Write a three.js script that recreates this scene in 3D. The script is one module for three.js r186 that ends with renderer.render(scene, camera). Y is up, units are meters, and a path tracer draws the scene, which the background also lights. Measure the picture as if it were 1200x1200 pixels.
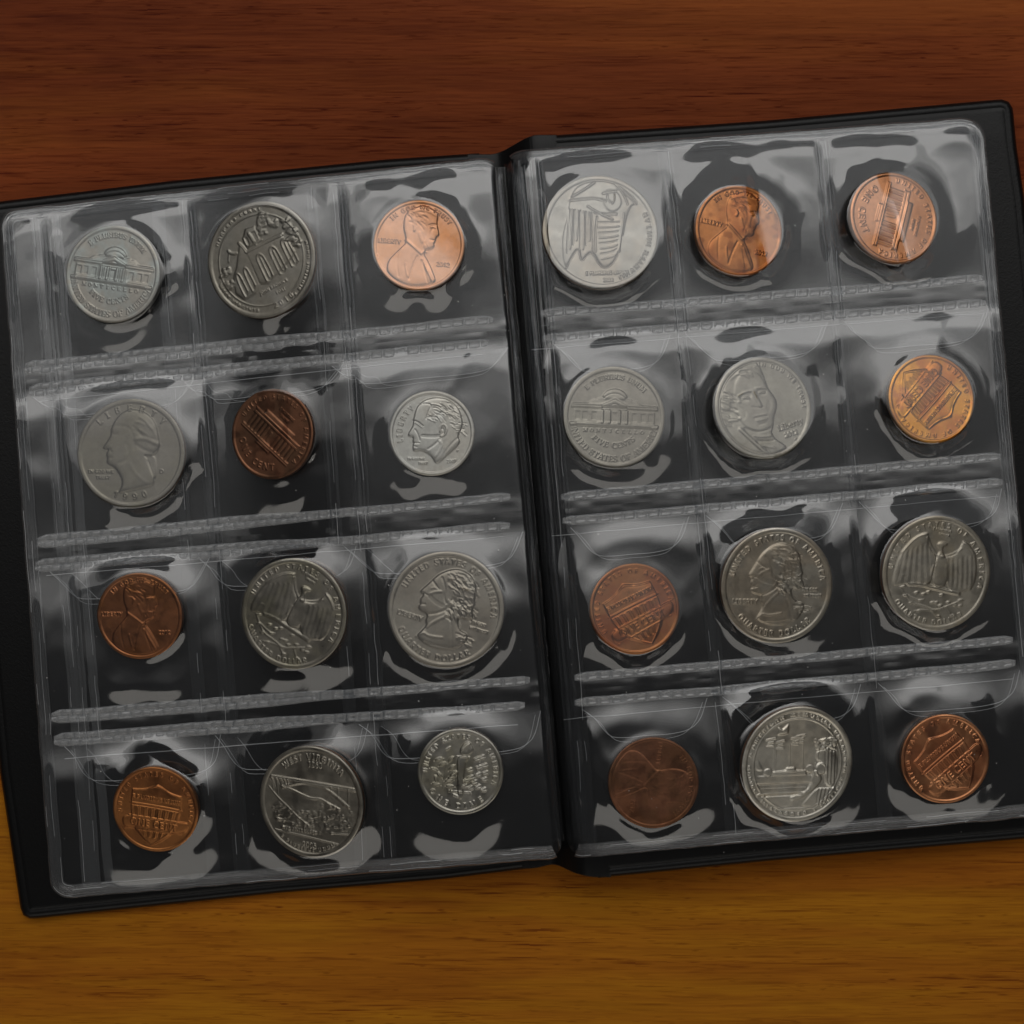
import * as THREE from 'three';
import { RectAreaLightUniformsLib } from 'three/addons/lights/RectAreaLightUniformsLib.js';
import { mergeGeometries } from 'three/addons/utils/BufferGeometryUtils.js';

// ------------------------------------------------------------------ camera, lamps, exposure
const H = 0.32, F = 1682;                       // camera height (m), focal length in photo pixels (1200 px frame)
const scene = new THREE.Scene();
const camera = new THREE.PerspectiveCamera(2 * Math.atan(600 / F) * 180 / Math.PI, 1, 0.01, 10);
camera.position.set(0, H, 0); camera.up.set(0, 0, -1); camera.lookAt(0, 0, 0);
scene.add(camera);
const renderer = new THREE.WebGLRenderer({ antialias: true });
renderer.toneMapping = THREE.LinearToneMapping;
renderer.toneMappingExposure = 1.0;
renderer.shadowMap.enabled = true;
scene.background = new THREE.Color(0.012, 0.012, 0.0125);   // dim room round the table
RectAreaLightUniformsLib.init();
function lampAt(w, h, pos, target, color, intensity) {
  const l = new THREE.RectAreaLight(color, intensity, w, h);
  l.position.set(...pos); l.lookAt(...target); l.name = 'area_light'; scene.add(l); return l;
}
const KEY = { w: 1.55, h: 0.75, pos: [0.0, 1.0, -0.985], target: [0.0, 0, -0.985] };   // window light beyond the top of the frame
const FILL = { w: 2.1, h: 0.74, pos: [0.05, 0.80, 1.08], target: [0, 0, 0.05] };           // second, weaker area light assumed at the viewer's side
lampAt(KEY.w, KEY.h, KEY.pos, KEY.target, new THREE.Color(1.0, 0.985, 0.96), 2.25);
const FADE_TINT = new THREE.Color(1.0, 0.985, 0.96), STRIPS = 12, DEPTH = 0.072;
for (let i = 0; i < STRIPS; i++) {              // unseen strips of light added so that its edge fades out softly
  const z = -0.61 + DEPTH * (i + 0.5), t = (i + 0.5) / STRIPS; lampAt(KEY.w, DEPTH, [KEY.pos[0], 1.0, z], [KEY.pos[0], 0, z], FADE_TINT, 2.25 * (0.98 * Math.pow(1 - t, 1.9) + 0.008));
}
for (const s of [-1, 1]) for (const [k, f] of [[0, 0.55], [1, 0.28], [2, 0.1]]) { const x = KEY.pos[0] + s * (KEY.w / 2 + 0.08 + 0.16 * k); lampAt(0.16, 1.1, [x, 1.0, -0.85], [x, 0, -0.85], FADE_TINT, 2.25 * f); }  // dimmer side strips, added to soften the ends of the glare
lampAt(FILL.w, FILL.h, FILL.pos, FILL.target, new THREE.Color(1.0, 0.955, 0.88), 0.95);

// ------------------------------------------------------------------ helpers
const MM = 0.001;
const clamp = (x, a, b) => Math.min(b, Math.max(a, x)), lerp = (a, b, t) => a + (b - a) * t;
const sstep = (a, b, x) => { const t = clamp((x - a) / (b - a), 0, 1); return t * t * (3 - 2 * t); };
function rng(seed) { let s = seed >>> 0; return () => { s = (s + 0x6D2B79F5) >>> 0; let t = s; t = Math.imul(t ^ (t >>> 15), t | 1); t ^= t + Math.imul(t ^ (t >>> 7), t | 61); return ((t ^ (t >>> 14)) >>> 0) / 4294967296; }; }
function hash(ix, iy, s) { let h = Math.imul(ix | 0, 374761393) ^ Math.imul(iy | 0, 668265263) ^ Math.imul(s | 0, 974634779); h = Math.imul(h ^ (h >>> 13), 1274126177); return ((h ^ (h >>> 16)) >>> 0) / 4294967296; }
function noise(x, y, s) {                       // -1..1, smooth
  const ix = Math.floor(x), iy = Math.floor(y), fx = x - ix, fy = y - iy;
  const u = fx * fx * fx * (fx * (fx * 6 - 15) + 10), v = fy * fy * fy * (fy * (fy * 6 - 15) + 10);
  return 2 * lerp(lerp(hash(ix, iy, s), hash(ix + 1, iy, s), u), lerp(hash(ix, iy + 1, s), hash(ix + 1, iy + 1, s), u), v) - 1;
}
const names = {};
function numbered(n) { names[n] = (names[n] ?? -1) + 1; return names[n] ? n + '_' + String(names[n]).padStart(3, '0') : n; }
function W(px, py, y) { return [(px - 600) * (H - y) / F, y, (py - 600) * (H - y) / F]; }   // where a photo pixel lies at height y
function part(name, geo, mat, parent) { const m = new THREE.Mesh(geo, mat); m.name = name; m.castShadow = m.receiveShadow = true; parent.add(m); return m; }
function thing(name, label, category, group) {
  const o = new THREE.Group(); o.name = numbered(name); o.userData = { label, category }; if (group) o.userData.group = group; scene.add(o); return o;
}
function grid(n, m, fn, closed) {               // fn(u, v) -> [x, y, z]
  const p = [], idx = [], uv = [];
  for (let j = 0; j <= m; j++) for (let i = 0; i <= n; i++) { p.push(...fn(i / n, j / m)); uv.push(i / n, j / m); }
  for (let j = 0; j < m; j++) for (let i = 0; i < n; i++) { const a = j * (n + 1) + i, b = a + 1, c = a + n + 1, d = c + 1; idx.push(a, c, b, b, c, d); }
  const g = new THREE.BufferGeometry();
  g.setAttribute('position', new THREE.Float32BufferAttribute(p, 3)); g.setAttribute('uv', new THREE.Float32BufferAttribute(uv, 2));
  g.setIndex(idx); g.computeVertexNormals(); return g;
}

// ------------------------------------------------------------------ table
function woodTexture(w, h, seed, ramp) {        // ramp(v, n) -> linear colour; the grain runs along u
  const data = new Uint8Array(w * h * 4), rough = new Uint8Array(w * h * 4);
  const R = rng(seed), pores = new Float32Array(w * h);
  for (let k = 0; k < w * h / 110; k++) {       // dark pore strokes, most of them short
    const x0 = R() * w, y0 = R() * h, crowd = 0.5 + 0.5 * noise(x0 / 260, y0 / 34, seed + 21), len = 12 + Math.pow(R(), 2) * 90, depth = (0.12 + 0.75 * R() * R()) * (0.35 + 0.9 * crowd), th = R() < 0.45 ? 1 : 0, sl = 0.012 + (R() - 0.5) * 0.04;
    for (let t = 0; t < len; t++) {
      const x = (Math.floor(x0 + t) + w) % w, e = Math.sin(Math.PI * (t + 0.5) / len);
      for (let q = 0; q <= th; q++) { const y = (Math.floor(y0 + sl * t) + q + h) % h; pores[y * w + x] = Math.max(pores[y * w + x], depth * e); }
    }
  }
  const srgb = (c) => Math.round(255 * clamp(c <= 0.0031308 ? 12.92 * c : 1.055 * Math.pow(c, 1 / 2.4) - 0.055, 0, 1));
  for (let y = 0; y < h; y++) for (let x = 0; x < w; x++) {
    const u = x / w, v = y / h + 0.010 * noise(u * 3, y / h * 3, seed + 1) + 0.003 * noise(u * 11, y / h * 14, seed + 2);
    const broad = 0.6 * noise(u * 1.6, v * 7, seed + 3) + 0.6 * noise(u * 3.1, v * 2.2, seed + 13), band = noise(u * 2.5, v * 26, seed + 4), streak = noise(u * 9, v * 90, seed + 5), fine = noise(u * 20, v * 330, seed + 6), hair = noise(u * 55, v * 640, seed + 7);
    const fleck = sstep(0.35, 0.8, noise(u * 22, v * 130, seed + 8)) * sstep(-0.2, 0.5, noise(u * 5, v * 9, seed + 9));
    const n = 0.40 * broad + 0.30 * band + 0.20 * streak + 0.16 * fine + 0.20 * hair - 0.30 * fleck;
    const c = ramp(sstep(0.05, 0.75, noise(u * 1.3 + 5, v * 9, seed + 31) + 0.5 * noise(u * 3, v * 24, seed + 32) + 0.25 * noise(u * 14, v * 70, seed + 33)), n), k = 1 - pores[y * w + x] * 0.68, kg = 1 - pores[y * w + x] * 0.86, i = (y * w + x) * 4;
    data[i] = srgb(c[0] * k); data[i + 1] = srgb(c[1] * kg); data[i + 2] = srgb(Math.max(c[2] * kg, 0.004 * (1 - k) + c[2] * k * k)); data[i + 3] = 255;
    const q = Math.round(255 * clamp(0.52 - 0.1 * n + 0.25 * pores[y * w + x], 0.2, 1)); rough[i] = rough[i + 1] = rough[i + 2] = q; rough[i + 3] = 255;
  }
  const mk = (d, s) => { const t = new THREE.DataTexture(d, w, h); t.magFilter = THREE.LinearFilter; t.minFilter = THREE.LinearMipmapLinearFilter; t.generateMipmaps = true; t.wrapS = t.wrapT = THREE.MirroredRepeatWrapping; if (s) t.colorSpace = THREE.SRGBColorSpace; t.needsUpdate = true; return t; };
  return [mk(data, true), mk(rough, false)];
}
const mix3 = (a, b, t) => a.map((x, i) => lerp(x, b[i], clamp(t, 0, 1)));
{
  const table = thing('tabletop', 'polished red brown and golden wooden table top with fine grain', 'table'); table.userData.kind = 'structure';
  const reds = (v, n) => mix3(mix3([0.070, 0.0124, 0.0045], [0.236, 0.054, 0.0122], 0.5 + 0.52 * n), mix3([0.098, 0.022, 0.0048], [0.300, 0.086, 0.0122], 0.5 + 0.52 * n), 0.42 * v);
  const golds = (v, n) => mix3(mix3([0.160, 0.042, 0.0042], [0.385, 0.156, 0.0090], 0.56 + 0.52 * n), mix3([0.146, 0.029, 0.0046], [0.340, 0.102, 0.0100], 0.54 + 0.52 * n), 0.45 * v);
  const seam = 0.02, size = 0.16;               // made-up joint under the album; the boards' tone step partly paints brighter light below
  for (const [z0, z1, ramp, seed, label] of [[-0.30, seam - 0.0002, reds, 11, 'reddish brown board'], [seam + 0.0002, 0.34, golds, 57, 'golden brown board with brighter light partly in its colour']]) {
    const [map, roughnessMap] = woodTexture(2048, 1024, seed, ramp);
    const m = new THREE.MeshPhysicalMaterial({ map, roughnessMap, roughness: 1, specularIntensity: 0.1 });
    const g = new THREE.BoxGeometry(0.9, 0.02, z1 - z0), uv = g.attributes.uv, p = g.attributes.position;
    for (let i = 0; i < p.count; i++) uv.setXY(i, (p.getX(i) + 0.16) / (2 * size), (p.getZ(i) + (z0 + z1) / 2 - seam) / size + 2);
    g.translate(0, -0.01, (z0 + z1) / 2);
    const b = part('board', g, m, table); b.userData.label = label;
  }
}

// ------------------------------------------------------------------ shape of the open album
// s runs across the pages, square to the spine, in photo pixels
const acrossOf = (px, py) => px - 0.0915 * (py - 600);
function pageY(px, py) {                        // top of the black backing
  const s = acrossOf(px, py);
  let y;
  if (s < 626) {
    y = 4.0 + 9.6 * sstep(235, 480, s) + 0.8 * sstep(440, 560, s) - 6.2 * Math.pow(sstep(606, 642, s), 1.5);
    y += 0.5 * Math.sin((py - 250) / 800 * Math.PI);
  } else {
    y = 8.2 + 5.2 * (1 - Math.pow(1 - clamp((s - 626) / 55, 0, 1), 2)) - 4.2 * sstep(720, 1210, s) * 1.0;
    y += 0.4 * Math.sin((py - 180) / 800 * Math.PI);
  }
  return y * MM;
}
function lineX(l, y) { return l[0] + (l[2] - l[0]) * (y - l[1]) / (l[3] - l[1]); }      // steep line
function lineY(l, x) { return l[1] + (l[3] - l[1]) * (x - l[0]) / (l[2] - l[0]); }      // flat line
function cross(col, row) { let y = row[1]; for (let k = 0; k < 6; k++) y = lineY(row, lineX(col, y)); return [lineX(col, y), y]; }
const bilerp = (q, u, v) => [0, 1].map((k) => lerp(lerp(q[0][k], q[1][k], u), lerp(q[3][k], q[2][k], u), v));

const PAGES = [
  { cols: [[2, 250, 62, 1045], [48, 277, 108, 1036], [222, 280, 285, 1027], [396, 233, 455, 1000], [585, 190, 659, 1000]],
    top: [2, 249, 586, 185.5], bottom: [62, 1051, 655, 1003],
    seams: [[[25, 432, 570, 375], [30, 459, 565, 402]], [[40, 636, 590, 583], [37, 664, 590, 617]], [[56, 841, 613, 797], [59, 868, 607, 827]]], left: true },
  { cols: [[592, 190, 666, 1000], [628, 200, 692, 1000], [779, 180, 860, 985], [963, 165, 1039, 970], [1152, 160, 1224, 950]],
    top: [592, 180, 1150, 139], bottom: [666, 1004, 1222, 954],
    seams: [[[631, 368, 1149, 327], [633, 397, 1152, 355]], [[655, 583, 1170, 535], [657, 611, 1172, 565]], [[671, 794, 1184, 750], [671, 824, 1187, 778]]] },
];

// ------------------------------------------------------------------ coins: where each lies
// px, py, radius (photo px), kind
const COIN_MM = { quarter: 1.75, nickel: 1.95, dime: 1.35, cent: 1.52 };
// [direction x, y on the photo, extra tilt] of coins that lean in their pockets
const LEAN = [[1, 0, 0.12], [1, 0.4, -0.02], [0, 1, 0.05], [0.8, 0.6, 0.08], [0.8, 0.6, 0.05], [-0.5, 0.8, 0.05], [0.7, -0.7, 0.08], [1, 0, -0.06], [0, 1, 0.06], [0.6, -0.8, 0.16], [0.9, -0.3, 0.02], [0, 1, 0.02], [-0.7, 0.7, 0.16], [-0.9, 0.2, 0.17], [-0.8, 0.5, 0.2], [-0.7, 0.7, 0.1], [-0.85, 0.5, 0.2], [-0.6, 0.75, 0.14], [-0.7, 0.7, 0.1], [-0.8, -0.5, 0.12], [-0.9, -0.3, 0.14], [-0.5, 0.5, 0.03], [-0.8, -0.5, 0.18], [0.3, -0.8, 0.04]];
const COINS = [
  ['nickel', 131.5, 321, 57, 0, 0], ['quarter', 305.5, 304.5, 67, 0, 1], ['cent', 490.5, 287, 53.5, 0, 2],
  ['quarter', 153, 531, 64, 1, 0], ['cent', 318.5, 508.5, 51.5, 1, 1], ['dime', 506, 507.5, 50, 1, 2],
  ['cent', 163.3, 722, 50.5, 2, 0], ['quarter', 343.5, 719.5, 64.5, 2, 1], ['quarter', 522.5, 714.5, 68, 2, 2],
  ['cent', 182, 949, 51, 3, 0], ['quarter', 364, 940, 64.5, 3, 1], ['dime', 539.5, 904.5, 50.3, 3, 2],
  ['quarter', 704, 271.5, 68, 0, 3], ['cent', 866.5, 270, 53, 0, 4], ['cent', 1048, 255, 54, 0, 5],
  ['nickel', 720, 488.5, 59.5, 1, 3], ['nickel', 895, 478, 59.5, 1, 4], ['cent', 1092, 467, 52, 1, 5],
  ['cent', 744, 713.5, 53, 2, 3], ['quarter', 911, 686.5, 67.5, 2, 4], ['quarter', 1098, 672, 67, 2, 5],
  ['cent', 766, 917.5, 53, 3, 3], ['quarter', 935, 896, 68, 3, 4], ['cent', 1108, 889.5, 52.3, 3, 5],
].map(([kind, px, py, r, row, col], ci) => {
  // the coin lies on the page: plane through its centre with the page's slope, lifted clear of it
  const t = COIN_MM[kind] * MM, e = r * 0.8, lean = LEAN[ci], gx = (pageY(px + e, py) - pageY(px - e, py)) / (2 * e) + lean[0] * lean[2] * 0.00018, gy = (pageY(px, py + e) - pageY(px, py - e)) / (2 * e) + lean[1] * lean[2] * 0.00018;
  let lift = 0; const y0 = pageY(px, py);
  for (let a = 0; a < 24; a++) for (const q of [0.5, 1]) { const dx = r * q * Math.cos(a / 12 * Math.PI), dy = r * q * Math.sin(a / 12 * Math.PI); lift = Math.max(lift, pageY(px + dx, py + dy) - y0 - gx * dx - gy * dy); }
  const base = y0 + lift * 0.8 + 0.18 * MM;
  return { kind, px, py, r, row, col, t, gx, gy, base, top: (x, y) => base + t + gx * (x - px) + gy * (y - py) };
});

// ------------------------------------------------------------------ materials of the album
const vinyl = new THREE.MeshPhysicalMaterial({ color: new THREE.Color(0.004, 0.004, 0.0042), roughness: 0.36, specularIntensity: 0.4 });
const backing = new THREE.MeshPhysicalMaterial({ color: new THREE.Color(0.005, 0.005, 0.0053), roughness: 0.5, specularIntensity: 0.35 });
{
  const n = 256, d = new Uint8Array(n * n * 4);
  for (let y = 0; y < n; y++) for (let x = 0; x < n; x++) { const v = Math.round(127 + 70 * noise(x / 3, y / 3, 5) + 50 * noise(x / 7, y / 7, 6)); const i = (y * n + x) * 4; d[i] = d[i + 1] = d[i + 2] = v; d[i + 3] = 255; }
  const t = new THREE.DataTexture(d, n, n); t.magFilter = THREE.LinearFilter; t.wrapS = t.wrapT = THREE.RepeatWrapping; t.needsUpdate = true;
  vinyl.bumpMap = t; vinyl.bumpScale = 0.00003;
}
const film = new THREE.MeshPhysicalMaterial({ color: new THREE.Color(0.95, 0.96, 0.97), roughness: 0.08, transmission: 0.998, thickness: 0, ior: 1.85 });
{                                               // handling marks in the plastic: hairlines and a faint orange-peel
  const n = 512, c = document.createElement('canvas'); c.width = c.height = n; const x = c.getContext('2d'), R = rng(15); x.fillStyle = '#808080'; x.fillRect(0, 0, n, n);
  for (let k = 0; k < 130; k++) { const a = R() * 6.283, l = 6 + R() * R() * 90, px = R() * n, py = R() * n; x.strokeStyle = R() < 0.6 ? `rgba(255,255,255,${0.15 + 0.4 * R()})` : `rgba(0,0,0,${0.15 + 0.4 * R()})`; x.lineWidth = 1 + R(); x.beginPath(); x.moveTo(px, py); x.quadraticCurveTo(px + l * Math.cos(a) * 0.5 + 4 * R(), py + l * Math.sin(a) * 0.5, px + l * Math.cos(a), py + l * Math.sin(a)); x.stroke(); }
  const t = new THREE.CanvasTexture(c); t.wrapS = t.wrapT = THREE.RepeatWrapping; film.bumpMap = t; film.bumpScale = 0.00001;
}
const backFilm = new THREE.MeshPhysicalMaterial({ color: new THREE.Color(0.95, 0.96, 0.97), roughness: 0.22, transmission: 0.998, thickness: 0, ior: 1.7 });
const weld = new THREE.MeshPhysicalMaterial({ color: new THREE.Color(0.8, 0.81, 0.82), roughness: 0.16, transmission: 0.95, thickness: 0, ior: 1.7 });
const columnMat = new THREE.MeshPhysicalMaterial({ color: new THREE.Color(0.8, 0.81, 0.82), roughness: 0.14, transmission: 0.985, thickness: 0, ior: 1.6 });
const dashMat = new THREE.MeshPhysicalMaterial({ color: new THREE.Color(0.8, 0.81, 0.82), roughness: 0.22, transmission: 0.79, thickness: 0, ior: 1.6 });
const bandMat = new THREE.MeshPhysicalMaterial({ color: new THREE.Color(0.8, 0.81, 0.82), roughness: 0.24, transmission: 0.80, thickness: 0, ior: 1.6 });
const edgeMat = new THREE.MeshPhysicalMaterial({ color: new THREE.Color(0.8, 0.81, 0.82), roughness: 0.25, transmission: 0.68, thickness: 0, ior: 1.6 });

const album = thing('coin_album', 'open black vinyl coin album with clear pocket pages holding coins', 'coin album');

// slab with rounded rim following a pixel outline; heights given by topY
function densify(pts, step, closed = true) {
  const out = [], n = pts.length;
  for (let i = 0; i < (closed ? n : n - 1); i++) { const a = pts[i], b = pts[(i + 1) % n], k = Math.max(1, Math.round(Math.hypot(b[0] - a[0], b[1] - a[1]) / step)); for (let j = 0; j < k; j++) out.push([lerp(a[0], b[0], j / k), lerp(a[1], b[1], j / k)]); }
  if (!closed) out.push(pts[n - 1]);
  return out;
}
function roundCorners(pts, rads) {
  const out = [], n = pts.length;
  pts.forEach((p, i) => {
    const r = rads[i]; if (!r) { out.push(p); return; }
    const a = pts[(i + n - 1) % n], b = pts[(i + 1) % n], da = Math.hypot(a[0] - p[0], a[1] - p[1]), db = Math.hypot(b[0] - p[0], b[1] - p[1]);
    const s = [lerp(p[0], a[0], r / da), lerp(p[1], a[1], r / da)], e = [lerp(p[0], b[0], r / db), lerp(p[1], b[1], r / db)];
    for (let k = 0; k <= 8; k++) { const t = k / 8; out.push([0, 1].map((c) => (1 - t) * (1 - t) * s[c] + 2 * t * (1 - t) * p[c] + t * t * e[c])); }
  });
  return out;
}
function inset(pts, d) {
  const n = pts.length; let area = 0;
  pts.forEach((p, i) => { const q = pts[(i + 1) % n]; area += p[0] * q[1] - q[0] * p[1]; });
  const sg = Math.sign(area);
  return pts.map((p, i) => { const a = pts[(i + n - 1) % n], b = pts[(i + 1) % n], tx = b[0] - a[0], ty = b[1] - a[1], l = Math.hypot(tx, ty) || 1; return [p[0] - sg * ty / l * d, p[1] + sg * tx / l * d]; });
}
function slab(outline, topY, profile) {         // profile: [inset px, drop in mm] from the bottom edge to the top
  const fine = densify(outline, 2), len = fine.map((p, i) => { const q = fine[(i + 1) % fine.length]; return Math.hypot(q[0] - p[0], q[1] - p[1]); }), total = len.reduce((a, b) => a + b, 0), n = Math.round(total / 9), pts = [];
  for (let i = 0, k = 0, acc = 0; i < n; i++) { const t = i * total / n; while (acc + len[k] < t) acc += len[k++]; const f = (t - acc) / len[k], q = fine[(k + 1) % fine.length]; pts.push([lerp(fine[k][0], q[0], f), lerp(fine[k][1], q[1], f)]); }
  const pos = [], uv = [], idx = [];
  const ring = (q, dy) => q.forEach(([x, y], i) => { const w = W(x, y, Math.max(topY(x, y) + dy * MM, 0.0001)); pos.push(...w); uv.push(w[0] / 0.02, w[2] / 0.02); });
  profile.forEach(([d, dy]) => ring(inset(pts, d), dy));
  for (let k = 0; k + 1 < profile.length; k++) for (let i = 0; i < n; i++) { const a = k * n + i, b = k * n + (i + 1) % n, c = a + n, d = b + n; idx.push(a, b, c, b, d, c); }
  const cap = (k, flip) => {                     // with vertices of its own, so that it stays flat to its edge
    const at = pos.length / 3; for (let i = 0; i < n; i++) { pos.push(...pos.slice((k * n + i) * 3, (k * n + i) * 3 + 3)); uv.push(...uv.slice((k * n + i) * 2, (k * n + i) * 2 + 2)); }
    THREE.ShapeUtils.triangulateShape(Array.from({ length: n }, (_, i) => new THREE.Vector2(pos[(k * n + i) * 3], pos[(k * n + i) * 3 + 2])), []).forEach((t) => idx.push(...(flip ? [t[0], t[2], t[1]] : t).map((i) => i + at)));
  };
  cap(profile.length - 1, true); cap(0, false);
  const g = new THREE.BufferGeometry();
  g.setAttribute('position', new THREE.Float32BufferAttribute(pos, 3)); g.setAttribute('uv', new THREE.Float32BufferAttribute(uv, 2)); g.setIndex(idx);
  g.computeVertexNormals(); return g;
}
const RIM = [[0.4, -2.6], [0.0, -1.6], [0.2, -1.0], [1.2, -0.45], [3, -0.12], [5.5, 0], [8, -0.03], [9.3, -0.14], [10.4, -0.14], [11.6, -0.03], [14, 0.0]];
const leftTop = (x, y) => { const s = acrossOf(x, y); return (2.7 + 2.6 * sstep(430, 640, s)) * MM; };
const rightTop = (x, y) => { const s = acrossOf(x, y); return (11.6 - 6.6 * clamp((s - 640) / 560, 0, 1)) * MM; };
const leftOutline = roundCorners([[-64, 246], [0, 236], [200, 212], [450, 187], [562, 179.5], [630, 1016.5], [520, 1030], [330, 1046], [26, 1078], [0, 905]], [14, 0, 0, 0, 0, 0, 0, 0, 14, 0]);
const rightOutline = roundCorners([[636, 159.5], [900, 141], [1186, 115], [1191, 170], [1200, 230], [1272, 976], [1200, 983], [900, 1009], [700, 1029]], [0, 0, 16, 0, 0, 16, 0, 0, 0]);
part('cover', slab(leftOutline, leftTop, RIM), vinyl, album);
part('cover', slab(rightOutline, rightTop, RIM), vinyl, album);
part('spine', grid(36, 46, (u, v) => {          // the strip of vinyl between the covers, its ends rolling from one cover up to the other
  const vv = clamp((v * 46 - 2) / 42, 0, 1), e = sstep(0, 1, u), drop = v === 0 || v === 1 ? 2.2 : v < 1.5 / 46 || v > 44.5 / 46 ? 0.5 : 0;
  const top = [lerp(548, 652, u), lerp(181.2, 158.6, sstep(0.25, 0.8, u))], bot = [lerp(612, 716, u), lerp(1017.5, 1027.6, sstep(0.3, 0.85, u)) - 5 * Math.exp(-(((u - 0.36) / 0.16) ** 2))];
  const grow = v === 0 ? -0.6 : v === 1 ? 0.6 : 0;
  const x = lerp(top[0], bot[0], vv), y = lerp(top[1], bot[1], vv) + grow;
  return W(x, y, lerp(leftTop(x, y), rightTop(x, y), sstep(0.28, 0.8, u)) + (0.22 * sstep(0, 0.08, u) * sstep(0, 0.08, 1 - u) - 0.05 - drop) * MM);
}), vinyl, album);

// a strip with a ridged cross-section laid along a pixel path
function ridge(path, halfWidth, profile, baseY) {  // profile: [[offset -1..1, height mm], ...]
  const pos = [], uv = [], idx = [], m = profile.length;
  path.forEach((p, i) => {
    const a = path[Math.max(i - 1, 0)], b = path[Math.min(i + 1, path.length - 1)], tx = b[0] - a[0], ty = b[1] - a[1], l = Math.hypot(tx, ty) || 1;
    profile.forEach(([o, h]) => { const x = p[0] - ty / l * o * halfWidth, y = p[1] + tx / l * o * halfWidth; pos.push(...W(x, y, baseY(x, y) + h * MM)); uv.push(i / 10, o); });
  });
  for (let i = 0; i + 1 < path.length; i++) for (let k = 0; k + 1 < m; k++) { const a = i * m + k, b = a + 1, c = a + m, d = c + 1; idx.push(a, b, c, b, d, c); }
  const g = new THREE.BufferGeometry(); g.setAttribute('position', new THREE.Float32BufferAttribute(pos, 3)); g.setAttribute('uv', new THREE.Float32BufferAttribute(uv, 2)); g.setIndex(idx); g.computeVertexNormals(); return g;
}
const beads = (list, n = 48, round = 0.07) => Array.from({ length: n + 1 }, (_, i) => { const o = -1 + 2 * i / n; return [o, list.reduce((h, [c, a, w = round]) => h + a * Math.exp(-(((o - c) / w) ** 2)), 0)]; });
function wire(path, mm, baseY) {
  const pts = path.map(([x, y]) => new THREE.Vector3(...W(x, y, baseY(x, y))));
  return new THREE.TubeGeometry(new THREE.CatmullRomCurve3(pts), pts.length * 3, mm * MM, 5, false);
}
function brokenWire(path, mm, baseY, seed) {    // a thin line that shows only here and there
  const runs = []; let run = [];
  path.forEach((p) => { if (noise(p[0] / 34, p[1] / 34, seed) + 0.4 * noise(p[0] / 9, p[1] / 9, seed + 1) > -0.12) run.push(p); else { if (run.length > 2) runs.push(run); run = []; } });
  if (run.length > 2) runs.push(run);
  return runs.map((r, i) => wire(r, mm * (0.65 + 0.6 * hash(i, 3, seed)), baseY));
}
function jitter(path, amp, seed) { return path.map(([x, y], i) => [x + amp * noise(i * 0.37, 0.5, seed), y + amp * noise(i * 0.41, 7.5, seed)]); }

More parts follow.
